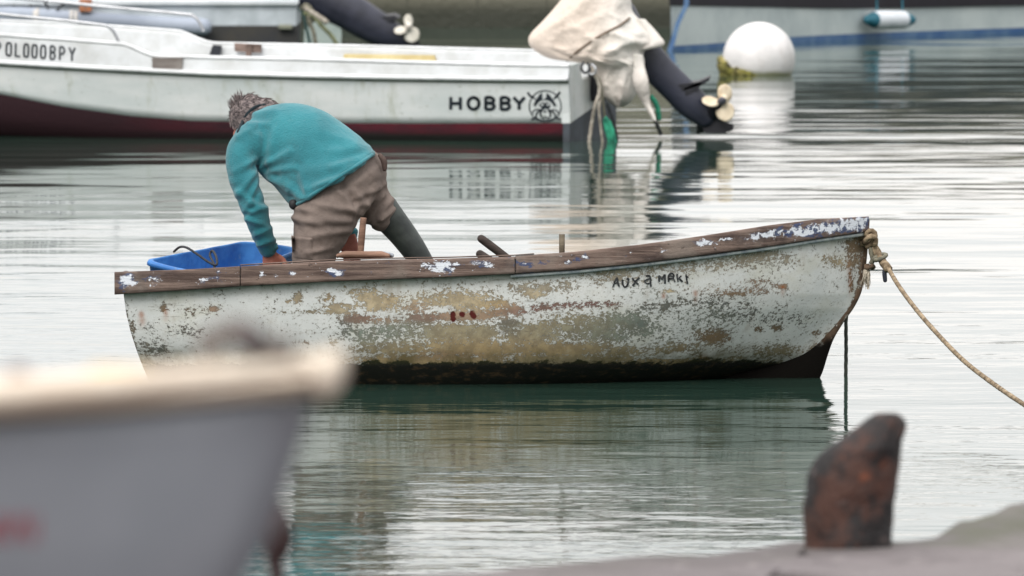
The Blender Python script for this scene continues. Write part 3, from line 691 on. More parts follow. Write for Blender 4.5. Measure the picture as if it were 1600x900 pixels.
v, f = rope_geo([P(272, 393, 36.9), P(281, 386, 36.75), P(292, 387, 36.6), P(308, 397, 36.5), P(325, 409, 36.45), P(338, 414, 36.42), P(338, 402, 36.5), P(332, 392, 36.6), P(328, 399, 36.6), P(334, 412, 36.45), P(336, 425, 36.4)], .0055)
fixn(single('cord', v, f, BLKR, 'thin black cord looped over the rim of the blue tub', 'cord'))
# ------------------------------------------------------------------ paddles
def paddle(name_, top_, d, r, label, mat=WOODD):
    top_ = Vector(top_); d = Vector(d).normalized(); b_ = top_ + d * .62
    t_ = thing('paddle', label, 'paddle', b_)
    v, f = etube([(*(top_ + d * k), rr, rr) for k, rr in [(0, r * .95), (.06, r), (.16, r * .9), (.3, r * .75), (.5, r * .7)]], 4, 14); fixn(mesh('handle', v, f, mat, t_))
    v, f = etube([(*(top_ + d * k), rr, .008) for k, rr in [(.46, .02), (.52, .055), (.60, .065), (.68, .05)]], 4, 14); fixn(mesh('blade', v, f, mat, t_))
paddle('a', P(752, 373, 36.7), (.55, .15, -.42), .0185, 'stout dark paddle sticking up obliquely behind the rail, the longer of the two')
paddle('b', P(750, 397, 36.9), (.60, -.05, -.40), .019, 'dark paddle with only its round butt end peeping over the rail')
# ------------------------------------------------------------------ ropes of the rowing boat
n = NT('hemp_rope')
ROPE = n.fin(n.mix(n.ss(n.noise(30, 5, .65), .35, .65), srgb(160, 142, 118), srgb(100, 86, 70)), .9, n.bump(n.noise(160, 3, .6), .002), 0, .15)
ROPEG = simple('grey_rope', (128, 124, 108), .9, c2=(84, 82, 72), scale=30, bump=.002, bscale=160)
ROPEW = simple('pale_rope', (186, 178, 166), .9, c2=(134, 126, 116), scale=30, bump=.003, bscale=120)
Yb = 36.62
line_pts = [P(1371, 392, Yb - .02), P(1386, 416, Yb - .12), P(1402, 443, Yb - .35), P(1425, 475, Yb - .8), P(1455, 511, Yb - 1.3), P(1503, 561, Yb - 2.1), P(1550, 598, Yb - 2.8), P(1600, 632, Yb - 3.6), P(1660, 668, Yb - 4.6), P(1725, 700, Yb - 6.0), Vector((2.55, 26.5, .36)), Vector((2.85, 22.5, .66)), Vector((3.0, 19.4, .95)), Vector((3.02, 18.2, .965)), Vector((3.2, 17.6, .965))]
t_ = thing('mooring_rope', 'tan hemp mooring rope knotted at the bow and slanting down to the right', 'rope', line_pts[-1])
v, f = rope_geo(line_pts, .0098, 10, 60); fixn(mesh('line', v, f, ROPE, t_))
v, f = rope_geo([P(1364, 382, Yb - .02), P(1372, 397, Yb - .04), P(1380, 410, Yb - .08), P(1388, 420, Yb - .15)], .0185, 8, 40); fixn(mesh('doubled_rope', v, f, ROPE, t_))
# hitch round the stem head
loop = [Vector((1.515 + .035 * math.cos(a), YC + .045 * math.sin(a), .620 + .012 * math.sin(a * 1.0))) for a in np.linspace(0, 2 * PI, 14)]
g1_ = rope_geo(loop, .0135, 4, 55); loop2 = [q + Vector((.008, 0, -.028)) for q in loop]; g2_ = rope_geo(loop2, .0135, 4, 55)
g3_ = rope_geo([P(1352, 368, Yb - .04), P(1360, 360, Yb - .05), P(1368, 367, Yb - .05), P(1362, 380, Yb - .04), P(1353, 386, Yb - .03)], .012, 6, 55)
g4_ = rope_geo([P(1350, 380, Yb - .04), P(1358, 370, Yb - .07), P(1368, 372, Yb - .06), P(1367, 384, Yb - .05)], .012, 6, 55)
for g in (g1_, g2_, g3_, g4_): fixn(mesh('hitch', *g, ROPE, t_))
kn = [Vector(P(1375, 402, Yb - .07)) + Vector((.026 * math.cos(a), -.02 * math.sin(a), .012 * math.cos(a * 1.0 + .6))) for a in np.linspace(0, 2 * PI, 10)]
fixn(mesh('knot', *rope_geo(kn, .010, 4, 60), ROPEG, t_))
fixn(mesh('tail', *rope_geo([P(1360, 386, Yb - .03), P(1362, 398, Yb - .03), P(1364, 406, Yb - .03), P(1360, 413, Yb - .03)], .011, 6, 55), ROPEG, t_))
kn = [Vector(P(1359, 417, Yb - .03)) + Vector((.017 * math.cos(a), -.014 * math.sin(a), .006 * math.sin(2 * a))) for a in np.linspace(0, 2 * PI, 10)]
fixn(mesh('knot', *rope_geo(kn, .010, 4, 60), simple('dark_knot', (112, 92, 76), .9, .4, 40), t_))
gs = []
for k in range(46):
    a = random.uniform(-9, 5); b_ = random.uniform(24, 36)
    x0 = 1356 + random.uniform(-3, 3); gs.append(tube([P(x0, 419, Yb - .03 + random.uniform(-.01, .01)), P(x0 + a * .5, 419 + b_ * .5, Yb - .03 + random.uniform(-.02, .02)), P(x0 + a * .9 + random.uniform(-2, 2), 417 + b_, Yb - .03 + random.uniform(-.02, .02))], [.0022, .0018, .0008], 3, 5))
o = mesh('frayed_end', *merge(*gs, ball(P(1354, 430, Yb - .03), .017, 2, (1, .8, 2.0), .3, 6)), simple('frayed_fibre', (196, 186, 170), .95, c2=(150, 138, 122), scale=80), t_)
fixn(mesh('whipping', *tube([P(1384, 419, Yb - .12), P(1382, 425, Yb - .12), P(1383, 438, Yb - .12)], [.005, .010, .009], 3, 10, True), simple('navy_tape', (42, 46, 58), .6), t_))
v, f = rope_geo([P(1330, 395, 36.80), P(1325, 450, 36.80), P(1322, 500, 36.80), P(1322, 545, 36.80), P(1321.5, 590, 36.80), P(1321.5, 600, 36.8), Vector((1.436, 36.8, -.3))], .0085, 8, 45)
fixn(single('anchor_rope', v, f, simple('wet_rope', (64, 68, 60), .6, c2=(40, 44, 40), scale=40), 'dark wet rope hanging straight down into the water behind the bow', 'rope'))
# ================================================================== THE MAN
Y0 = 36.62; MM = YC / F
def R(px_, py_, dy, ra, rb): q = P(px_, py_, Y0 + dy); return (q.x, q.y, q.z, ra, rb)
def seg(*rows, side=None, per=5, n=20): return etube(list(rows), per, n, side)
def wrinkle(verts, nrm, folds, noise_amp=.002, ns=9):
    """raise / sink cloth along fold lines given on the front of the garment"""
    out_ = []
    for q, nn_ in zip(verts, nrm):
        a, b_ = proj(*q); d = 0
        for (x0, y0, x1, y1, w, amp, *rest) in folds:
            side_ok = rest[0] if rest else 0
            if side_ok and nn_.y * side_ok > .2: continue
            dx, dy = x1 - x0, y1 - y0; L2 = dx * dx + dy * dy
            t = max(0, min(1, ((a - x0) * dx + (b_ - y0) * dy) / L2)); ex = a - (x0 + dx * t); ey = b_ - (y0 + dy * t)
            D = math.hypot(ex, ey)
            if D > 4 * w: continue
            d += 1.25 * amp * math.exp(-(D / w) ** 2) * (1 - .55 * t)
            # trough beside the ridge
            sgn = (ex * dy - ey * dx); d -= amp * .5 * math.exp(-((D - 1.7 * w) / w) ** 2) * (1 - .5 * t) * (1 if sgn > 0 else .35)
        d += noise_amp * mnoise.noise(q * ns) + noise_amp * .5 * mnoise.noise(q * ns * 2.7)
        out_.append(q + nn_ * d)
    return out_
foot = P(490, 590, Y0 - .05); base_man = Vector((foot.x, foot.y, .01))
man = thing('person', 'person in teal sweater, grey-brown trousers and rubber boots bending over in the rowing boat', 'person', base_man)
# --- continuous body under the clothes
hc = P(391, 186, Y0 + .24); fdir = Vector((-.42, .25, -.86)).normalized(); up_ = Vector((-.80, .1, .42)); up_ = (up_ - fdir * up_.dot(fdir)).normalized(); rt_ = fdir.cross(up_)
def hd(f_, u_, r_): return hc + fdir * f_ + up_ * u_ + rt_ * r_
body = []
body.append(ball(hc, .083, 3, (1.02, .95, 1.02)))
body.append(ball(hd(.035, -.055, 0), .062, 3))           # jaw
body.append(ball(hd(.085, -.01, 0), .022, 2)); body.append(ball(hd(.105, -.028, 0), .016, 2))       # nose
body.append(ball(hd(.08, .018, .03), .02, 2)); body.append(ball(hd(.08, .018, -.03), .02, 2))       # brow
body.append(ball(hd(.078, -.058, 0), .02, 2)); body.append(ball(hd(.07, -.08, 0), .020, 2))           # lips, chin
for sg in (1, -1): body.append(ball(hd(-.008, -.018, sg * .083), .022, 2, (.7, .7, 1.2)))               # ears
body.append(seg((*hd(-.03, -.05, 0), .055, .055), R(404, 203, .21, .055, .055), R(422, 216, .17, .05, .05)))
body.append(seg(R(425, 214, .14, .12, .08), R(470, 235, .12, .14, .09), R(515, 262, .04, .12, .08), R(545, 285, .01, .09, .085), side=(-.5, 0, -.86)))
LA = [(396, 236, .10), (382, 272, .0), (397, 322, -.04), (411, 362, 0), (420, 392, .06)]
RA = [(455, 196, .24), (468, 250, .32), (492, 305, .38), (522, 345, .33), (545, 368, .24)]
for A_, w in ((LA, (.042, .042, .038, .032, .027)), (RA, (.042, .042, .038, .032, .027))):
    body.append(seg(*[R(a, b_, c_, r, r) for (a, b_, c_), r in zip(A_, w)]))
body.append(seg(R(535, 305, -.06, .075, .075), R(510, 345, -.08, .075, .075), R(488, 425, -.06, .055, .055), R(488, 480, -.04, .05, .05), R(488, 570, -.03, .036, .036)))
body.append(seg(R(565, 295, .10, .07, .07), R(592, 325, .10, .06, .06), R(625, 365, .12, .05, .05), R(660, 415, .13, .036, .036), R(672, 440, .13, .034, .034)))
def hand(w, d, across, thumb_side, curl):
    """palm, four unequal bent fingers and a thumb; w wrist, d pointing direction, across = little-finger to index"""
    w = Vector(w); d = Vector(d).normalized(); ac = (Vector(across) - d * Vector(across).dot(d)).normalized(); nn_ = d.cross(ac)
    g = [etube([(*w, .027, .020), (*(w + d * .045), .036, .017), (*(w + d * .09), .040, .015)], 3, 14, ac)]
    for k, (o_, L) in enumerate([(-.030, .062), (-.010, .078), (.010, .083), (.030, .074)]):
        p0 = w + d * .085 + ac * o_; p1 = p0 + (d * .94 + nn_ * curl * .3) * L * .45; p2 = p1 + (d * .75 + nn_ * curl * .75) * L * .32; p3 = p2 + (d * .45 + nn_ * curl) * L * .23
        g.append(tube([p0 - d * .02, p0, p1, p2, p3], [.010, .0098, .0092, .0086, .0075], 3, 10, True))
    s_ = thumb_side; q0 = w + d * .03 + ac * .025 * s_; q1 = q0 + (d * .6 + ac * s_ * .8) * .035; q2 = q1 + (d * .85 + ac * s_ * .25 + nn_ * curl * .4) * .032; q3 = q2 + (d * .9 + nn_ * curl * .5) * .022
    g.append(tube([q0, q1, q2, q3], [.014, .012, .0105, .009], 3, 10, True)); return g
body += hand(P(420, 390, Y0 + .06), (.15, .10, -1), (1, .1, .1), 1, .9)
body += hand(P(546, 366, Y0 + .23), (.10, -.25, -1), (1, .1, .05), -1, .9)
v, f, nn = fuse(merge(*body), .0065, 2)
n = NT('weathered_skin')
SKIN = n.fin(n.mix(n.ss(n.noise(14, 4), .35, .65), srgb(168, 106, 90), srgb(138, 82, 70)), .55, n.bump(n.noise(90, 4, .6), .001), 0, .35)
mesh('body', v, f, SKIN, man)
# --- sweater
sw = []
TD = (.55, 0, .835)
def pair(ax_, ay_, bx_, by_, dy, rb, n_=30, pw=.92):
    A_ = P(ax_, ay_, Y0 + dy); B_ = P(bx_, by_, Y0 + dy); c_ = (A_ + B_) / 2; a_ = (A_ - B_) / 2
    sg_ = lambda x: (1 if x >= 0 else -1)
    return [c_ + a_ * (sg_(math.cos(t)) * abs(math.cos(t)) ** pw) + Vector((0, rb, 0)) * (sg_(math.sin(t)) * abs(math.sin(t)) ** pw) for t in [2 * PI * k / n_ for k in range(n_)]]
def pair_loft(rows):
    flat = catmull(rows, 4); return loft([pair(*q[:6]) for q in flat])
sw.append(pair_loft([(398, 176, 380, 204, .19, .045), (408, 168, 372, 218, .18, .085), (424, 163, 374, 244, .15, .115), (444, 161, 396, 262, .13, .14), (470, 162, 412, 276, .11, .155), (503, 172, 425, 290, .07, .16), (540, 195, 438, 305, .04, .17), (567, 217, 449, 317, .01, .185), (583, 239, 458, 324, -.01, .20), (584, 243, 461, 327, -.012, .196)]))
sw.append(seg(R(392, 222, .06, .085, .085), R(378, 243, .02, .072, .07), R(381, 280, -.02, .067, .062), R(395, 322, -.04, .060, .055), R(408, 360, 0, .052, .047), R(419, 388, .05, .043, .040), per=5))
sw.append(seg(R(440, 195, .22, .085, .08), R(458, 215, .28, .075, .07), R(474, 262, .33, .065, .06), R(494, 306, .36, .058, .055), R(522, 340, .32, .052, .048), R(543, 366, .25, .046, .042), per=5))
sw.append(seg(R(393, 208, .18, .045, .05), R(408, 214, .16, .09, .08), side=(-.5, 0, -.86)))
v, f, nn = fuse(merge(*sw), .0085, 5)
folds = [(405, 262, 372, 306, 5, .012), (408, 268, 384, 330, 4, .010), (400, 250, 366, 268, 5, .008), (410, 262, 452, 238, 6, .013), (412, 270, 462, 262, 5, .011), (414, 276, 455, 292, 5, .011), (420, 250, 430, 205, 7, .008), (408, 255, 405, 212, 6, .008),
         (395, 318, 420, 330, 5, .010), (392, 332, 418, 322, 4, .008), (386, 342, 414, 352, 4, .008), (400, 366, 424, 356, 4, .007), (405, 382, 432, 374, 4, .007), (372, 300, 392, 316, 5, .008),
         (583, 240, 520, 262, 6, .010), (575, 232, 520, 236, 7, .008), (568, 256, 500, 290, 6, .010), (535, 280, 480, 296, 5, .010), (470, 310, 440, 280, 6, .010), (480, 308, 470, 268, 6, .008), (555, 225, 500, 205, 9, .007), (545, 262, 480, 268, 8, .006), (450, 300, 425, 280, 5, .008),
         (392, 180, 430, 172, 5, .010), (388, 192, 420, 195, 5, .008), (372, 214, 400, 196, 5, .006), (530, 352, 556, 346, 4, .006), (532, 366, 560, 360, 4, .006)]
v = wrinkle(v, nn, folds, .003, 7)
# cut the neck and hem open-looking: ribbed edges are separate bands
n = NT('teal_wool')
c = n.mix(n.ss(n.noise(4, 4, .6), .3, .7), srgb(46, 124, 134), srgb(36, 104, 114))
c = n.mix(n.math('MULTIPLY', n.ss(n.noise(9, 6, .7), .5, .72), .30), c, srgb(48, 96, 98))
knit = n.math('ADD', n.math('MULTIPLY', n.noise(150, 2, .6), .6), n.math('MULTIPLY', n.noise(30, 5, .65), .8))
TEAL = n.fin(c, .92, n.bump(knit, .0065), 0, .12); n.b.inputs['Sheen Weight'].default_value = .25; n.b.inputs['Sheen Roughness'].default_value = .6
swo = mesh('sweater', v, f, TEAL, man)
# hem band rolled over the waist
hb = []
hx = [(584, 240), (570, 252), (548, 268), (524, 284), (498, 300), (474, 315), (456, 326)]
for k, (a, b_) in enumerate(hx):
    pass
swb = bvh_of(swo); hp = []
for a, b_ in [(581, 243), (570, 251), (556, 261), (540, 271), (522, 283), (504, 295), (486, 307), (470, 317), (462, 321)]:
    h_ = swb.ray_cast(CAM, (P(a, b_ - 1.0, 30) - CAM).normalized())
    if h_[0] is not None: hp.append(h_[0] + Vector((0, .002, 0)))
fixn(mesh('hem', *tube(hp, .0085, 3, 10, True), TEAL, swo))
for (a, b_, c_), rr_, dd_ in (((420, 388, .05), .041, (.25, .1, -1)), ((543, 364, .255), .043, (.2, -.1, -1))):
    q = P(a, b_, Y0 + c_); d = Vector(dd_).normalized(); fixn(mesh('cuff', *etube([(*(q - d * .012), rr_, rr_ * .95), (*(q + d * .012), rr_ * .97, rr_ * .92)], 1, 18, round_ends=False), TEAL, swo))
col_ = [hd(-.045 + .03 * math.cos(a) * 0, -.065, 0) for a in (0,)]
ax = (P(402, 205, Y0 + .19) - P(376, 184, Y0 + .25)).normalized()
cn = P(391, 189, Y0 + .215); s1 = Vector((.55, 0, .83)); s1 = (s1 - ax * s1.dot(ax)).normalized(); s2 = ax.cross(s1)
ring_c = [cn + s1 * .070 * math.cos(a) + s2 * .062 * math.sin(a) for a in np.linspace(0, 2 * PI, 24)]
# --- trousers
tr_ = []
tr_.append(pair_loft([(570, 236, 464, 312, .0, .13), (590, 258, 462, 328, -.01, .155), (597, 280, 470, 342, -.01, .15), (590, 300, 485, 352, 0, .13)]))
tr_.append(ball(P(546, 293, Y0 - .045), .118, 3)); tr_.append(ball(P(563, 272, Y0 + .06), .118, 3))
tr_.append(seg(R(530, 310, -.06, .135, .12), R(512, 335, -.08, .138, .125), R(500, 365, -.08, .120, .115), R(491, 395, -.07, .098, .10), R(488, 430, -.06, .085, .088), R(488, 470, -.05, .078, .08), per=5, side=(1, 0, 0)))
tr_.append(seg(R(565, 285, .07, .115, .115), R(578, 308, .08, .095, .10), R(590, 326, .09, .082, .085), R(597, 337, .10, .070, .075), per=5, side=(.8, 0, -.6)))
v, f, nn = fuse(merge(*tr_), .008, 5)
folds = [(555, 335, 520, 290, 6, .010), (552, 330, 490, 318, 6, .011), (550, 345, 480, 345, 6, .009), (545, 360, 470, 372, 6, .008), (456, 340, 500, 352, 5, .010), (455, 325, 490, 330, 5, .009), (460, 332, 478, 360, 5, .007),
         (575, 345, 600, 300, 5, .013), (585, 348, 612, 312, 5, .013), (566, 335, 590, 292, 5, .010), (596, 342, 622, 322, 4, .012), (600, 290, 560, 310, 5, .010), (560, 322, 600, 305, 5, .010), (555, 300, 575, 325, 5, .008), (480, 395, 520, 388, 4, .007), (540, 300, 588, 262, 6, .006), (530, 300, 560, 330, 4, .008)]
v = wrinkle(v, nn, folds, .004, 8)
n = NT('drab_cotton')
c = n.mix(n.ss(n.noise(5, 5, .6), .3, .7), srgb(130, 117, 110), srgb(102, 92, 87))
c = n.mix(n.math('MULTIPLY', n.ss(n.noise(12, 6, .7), .54, .7), .45), c, srgb(94, 82, 76))
TROU = n.fin(c, .9, n.bump(n.math('ADD', n.math('MULTIPLY', n.noise(28, 5, .65), 1.0), n.math('MULTIPLY', n.noise(220, 2, .5), .15)), .005), 0, .15)
tro = mesh('trousers', v, f, TROU, man)
bt = bvh_of(tro)
def patch(outline, lift, name_, mat, par, thick=.004, soft=True):
    pts2 = []
    for (a, b_) in outline:
        h_ = bt.ray_cast(CAM, (P(a, b_, 30) - CAM).normalized())
        if h_[0] is None: return
        pts2.append(h_[0] + Vector((0, -lift, 0)))
    return pts2
# cargo pocket: small quilted grid following the thigh
nx, ny = 14, 14; V, Fc = [], []
for i in range(nx):
    for j in range(ny):
        s_, t2 = i / (nx - 1), j / (ny - 1)
        a = 455 + 34 * s_ + 2 * t2; b_ = 368 + 37 * t2 + 3 * s_
        h_ = bt.ray_cast(CAM, (P(a, b_, 30) - CAM).normalized())
        p = h_[0] if h_[0] is not None else P(a, b_, Y0 - .17)
        e_ = 1 - max(abs(2 * s_ - 1), abs(2 * t2 - 1)) ** 6
        V.append(p + Vector((0, -1, .0)) * (-.004 + .013 * e_ + .004 * mnoise.noise(Vector((a * .12, b_ * .08 + a * .06, 0))) + .005 * math.exp(-((b_ - 371 - 3 * s_) / 2.0) ** 2)))
fixn(mesh('cargo_pocket', V, grid_faces(nx, ny), TROU, tro))
fixn(mesh('belt_pouch', *ball(P(458, 319, Y0 - .10), .018, 2, (1, .8, 1.2), .3, 4), simple('black_leather', (36, 36, 40), .6), tro))
fixn(mesh('glove', *etube([R(594, 243, -.01, .010, .010), R(600, 252, -.02, .014, .012), R(601, 264, -.02, .010, .010)], 3, 10), simple('brown_glove', (82, 66, 60), .8, .3, 30), tro))
# --- boots
n = NT('rubber_boot')
RUB = n.fin(n.mix(n.ss(n.noise(8, 5, .6), .35, .7), srgb(56, 62, 58), srgb(38, 42, 42)), n.lin(n.noise(12, 4), .3, .7, .36, .62), n.bump(n.noise(18, 4, .6), .004), 0, .4)
def boot(rows, foot_rows, nm):
    v, f, nn = fuse(merge(seg(*rows, per=5), seg(*foot_rows, per=4)), .009, 3); mesh('boot', v, f, RUB, man)
boot([R(597, 327, .11, .073, .076), R(606, 338, .11, .069, .074), R(626, 362, .12, .062, .066), R(648, 392, .12, .055, .058), R(668, 424, .13, .048, .052), R(682, 450, .13, .047, .052)],
     [R(680, 458, .14, .05, .05), R(664, 470, .17, .05, .045), R(640, 478, .20, .048, .04)], 'r')
boot([R(488, 440, -.06, .068, .07), R(488, 500, -.04, .06, .06), R(490, 575, -.03, .048, .05)], [R(492, 588, -.03, .05, .05), R(465, 590, .0, .05, .045), R(435, 592, .03, .046, .038)], 'l')
v, f = tube([P(590, 347, Y0 + .07), P(580, 342, Y0 + .05), P(576, 347, Y0 + .05)], [.02, .018, .012], 3, 10, True)
# --- hair
gs = [ball(hc - fdir * .012 + up_ * .006, .090, 3, (1.0, .98, 1.0), .10, 5)]
v, f, nn = fuse(merge(*gs, ball(hd(-.042, -.055, 0), .078, 3, (1, 1, 1), .06, 5), ball(P(392, 190, Y0 + .20), .062, 3)), .006, 1)
v = [q + k * (.004 * mnoise.noise(q * 22) + .002 * mnoise.noise(q * 80)) for q, k in zip(v, nn)]
# keep the face clear
keep = [((q - hc).dot(fdir) < .072) for q in v]
f = [q for q in f if all(keep[i] for i in q)]
HAIR = NT('grey_hair'); hv = HAIR.noise(60, 5, .7)
HAIRM = HAIR.fin(HAIR.mix(HAIR.ss(hv, .38, .62), srgb(132, 120, 118), srgb(74, 66, 68)), .7, HAIR.bump(HAIR.noise(130, 4, .7), .004), 0, .3)
# strands
SV, SF = list(v), list(f)
idx = [i for i in range(len(v)) if keep[i]]
swirl = (up_ * -.5 + fdir * -.1)
for k in range(1500):
    i = random.choice(idx); q = v[i]; d = nn[i]
    fl = (-up_ * .9 - fdir * .15); fl = (fl - d * fl.dot(d)); L = random.uniform(.014, .032)
    a, b_ = proj(*q)
    st_ = .8 if (a < 380 and b_ < 168) else .03
    if a < 378 and b_ < 172: L *= 1.5; fl = Vector((0, 0, .8))
    dr = (d * st_ + fl * .8 + Vector((random.uniform(-.3, .3), random.uniform(-.3, .3), random.uniform(-.3, .3)))).normalized()
    s_ = dr.cross(Vector((0, 1, .2))).normalized() * .0016; b0 = len(SV)
    SV += [q - s_, q + s_, q + dr * L * .6 + s_ * .7 + d * .002, q + dr * L * .6 - s_ * .7 + d * .002, q + dr * L - d * .003]
    SF += [(b0, b0 + 1, b0 + 2, b0 + 3), (b0 + 3, b0 + 2, b0 + 4)]
ho_ = mesh('hair', SV, SF, HAIRM, man)
hbv = bvh_of(swo, ho_); hp = []
for a, b_ in [(413, 164), (404, 165.5), (396, 169), (389, 175), (383.5, 182), (379, 190), (375.5, 198), (372, 206)]:
    h_ = hbv.ray_cast(CAM, (P(a, b_, 30) - CAM).normalized())
    if h_[0] is not None: hp.append(h_[0] + Vector((0, .002, 0)))
fixn(mesh('collar', *tube(hp, .0065, 3, 10, True), simple('dark_collar', (26, 40, 46), .9, .3, 40), swo))

# ================================================================== WHITE MOTOR BOAT
GEL = NT('gelcoat')
_c = GEL.mix(GEL.ss(GEL.noise(2.2, 5, .6, GEL.mapv((.6, 1, 2))), .3, .72), srgb(214, 216, 216), srgb(190, 197, 197))
_c = GEL.mix(GEL.math('MULTIPLY', GEL.ss(GEL.noise(6, 6, .7, GEL.mapv((1, 1, .25))), .52, .70), .50), _c, srgb(150, 154, 130))
_c = GEL.mix(GEL.math('MULTIPLY', GEL.ss(GEL.noise(26, 5, .7, GEL.mapv((.5, 1, 1))), .60, .68), .4), _c, srgb(120, 128, 112))
GELM = GEL.fin(_c, .42, GEL.bump(GEL.noise(4, 3), .004), 0, .4)
GELC = simple('clean_gelcoat', (214, 216, 218), .4, c2=(192, 194, 196), scale=5)
n = NT('red_antifoul')
c = n.mix(n.ss(n.noise(3, 6, .65, n.mapv((.5, 1, 2.5))), .35, .65), srgb(92, 30, 42), srgb(54, 34, 42)); c = n.mix(n.ss(n.sep()[2], .05, .0), c, srgb(30, 30, 28))
c = n.mix(n.ss(n.sep()[0], .9, -1.2), c, srgb(46, 26, 32))
AFR = n.fin(c, .7, n.bump(n.noise(30, 5), .004), 0, .25)
S0 = WZ(888, 222); TH = math.radians(13); DU = Vector((-math.cos(TH), math.sin(TH), 0)); DV = Vector((math.sin(TH), math.cos(TH), 0)); W_ = 1.70; KR = .034
def HB(u, v, z): return S0 + DU * u + DV * v + Vector((0, 0, z + KR * v))
def hu(px_, py_, v=0.0):
    """along-length u and height z of the point seen at a pixel on the lengthwise plane v"""
    d = P(px_, py_, 30) - CAM; o_ = CAM - (S0 + DV * v); t = -o_.dot(DV) / d.dot(DV); q = o_ + d * t
    return q.dot(DU), q.z - KR * v
def curve(tab, v=0.0):
    c_ = sorted(hu(a, b_, v) for a, b_ in tab)
    return lambda u: float(np.interp(u, [q[0] for q in c_], [q[1] for q in c_]))
ztop = curve([(930, 96), (915, 100), (888, 103), (800, 101.5), (640, 97.5), (480, 93), (300, 89.5), (245, 88.5), (232, 86), (196, 70), (186, 68.5), (100, 62), (0, 55.5), (-200, 44), (-500, 30)])
zrub = curve([(930, 122), (888, 124), (760, 123), (640, 121.5), (480, 118.5), (340, 115), (250, 111), (150, 106), (0, 98), (-200, 86), (-500, 66)])
zred = curve([(888, 193), (640, 194), (480, 193), (300, 190), (200, 182), (100, 168), (0, 149), (-200, 120), (-500, 90)])
UM = 6.3
def vn(u): k = max(0, (u - 3.6) / (UM - 3.6)); return .85 * min(1, k) ** 2.4
us = [0, .02] + list(np.linspace(.05, UM, 90))
hb_root = thing('motor_boat', 'white open motor boat with HOBBY lettering and a dark red bottom', 'motor boat', HB(2.8, .85, 0))
def shell(prof, name, mat, us_=us, par=None, close_ends=False, smooth=True):
    V = []; m = None
    for u in us_:
        row = prof(u); m = len(row)
        for (v_, z) in row: V.append(HB(u, v_, z))
        for (v_, z) in row[::-1]: V.append(HB(u, W_ - v_, z))
    fs = grid_faces(len(us_), 2 * m)
    if close_ends: fs += [tuple(range(2 * m)), tuple((len(us_) - 1) * 2 * m + k for k in range(2 * m))]
    return fixn(mesh(name, V, fs, mat, par or hb_root, smooth))
def side_v(u, z):  # topside plane: slight flare
    zr_ = zrub(u); return vn(u) + .07 * max(0, (zr_ - z)) / .45
def bott(u): return min(.14, zred(u) - .04) if u > 2.5 else .0
def prof_top(u):
    a = zrub(u); b_ = zred(u); return [(side_v(u, a - (a - b_) * k / 6), a - (a - b_) * k / 6) for k in range(7)]
def prof_low(u):
    b_ = zred(u); k = max(0, (u - 2.6) / 2.4); v0 = side_v(u, b_)
    zc = -.05 + .10 * k ** 1.5 if u > 2.6 else -.05
    zc = min(zc, b_ - .03)
    return [(v0, b_), (v0 + .02, b_ - (b_ - zc) * .5), (v0 + .06 + .05 * k, zc), (v0 + .16 + .10 * k, zc - .07), (.83, -.22 + .04 * k)]
hull_h = shell(prof_top, 'topsides', GELM)
low_h = shell(prof_low, 'antifouling', AFR)
FLZ = .24
def prof_in(u):
    v0 = vn(u); zt = ztop(u); zr_ = zrub(u)
    return [(v0 + .004, zr_ + .012), (v0 + .02, zt - .03), (v0 + .026, zt - .008), (v0 + .036, zt), (v0 + .085, zt), (v0 + .095, zt - .01), (v0 + .10, zt - .03), (v0 + .12, FLZ + .02), (v0 + .14, FLZ), (.84, FLZ)]
u_in = [u for u in us if u >= .0 and u < 5.4]
shell(prof_in, 'coaming', simple('aged_gelcoat', (198, 201, 204), .45, c2=(178, 180, 180), scale=4), u_in)
for sgn in (0, 1):
    fixn(mesh('edge_trim', *loft([[HB(u, v_ if sgn == 0 else W_ - v_, ztop(u) + z_) for v_, z_ in ((vn(u) + .020, -.014), (vn(u) + .022, .008), (vn(u) + .05, .014), (vn(u) + .09, .006), (vn(u) + .09, .002), (vn(u) + .04, .002), (vn(u) + .028, -.014))] for u in u_in]), GELC, hb_root))
shell(lambda u: [(vn(u) + .03, ztop(u) - .012), (.84, ztop(u) + .01)], 'foredeck', GELC, [u for u in us if u > 4.9])
# rub rail
for sgn in (0, 1):
    rings = []
    for u in us:
        zc = zrub(u); v0 = vn(u); r = []
        for k in range(10):
            a = 2 * PI * k / 10; vv = v0 - .004 + .030 * math.cos(a); r.append(HB(u, vv if sgn == 0 else W_ - vv, zc + .019 * math.sin(a)))
        rings.append(r)
    fixn(mesh('rub_rail', *loft(rings), GELC, hb_root))
# dirty line under the rail
rings = [[HB(u, vn(u) + .001, zrub(u) - .016), HB(u, vn(u) - .006, zrub(u) - .020), HB(u, vn(u) - .004, zrub(u) - .030), HB(u, vn(u) + .006, zrub(u) - .032)] for u in us]
fixn(mesh('rail_seam', *loft(rings), simple('mouldy_seam', (112, 122, 106), .8, c2=(70, 76, 62), scale=12), hb_root))
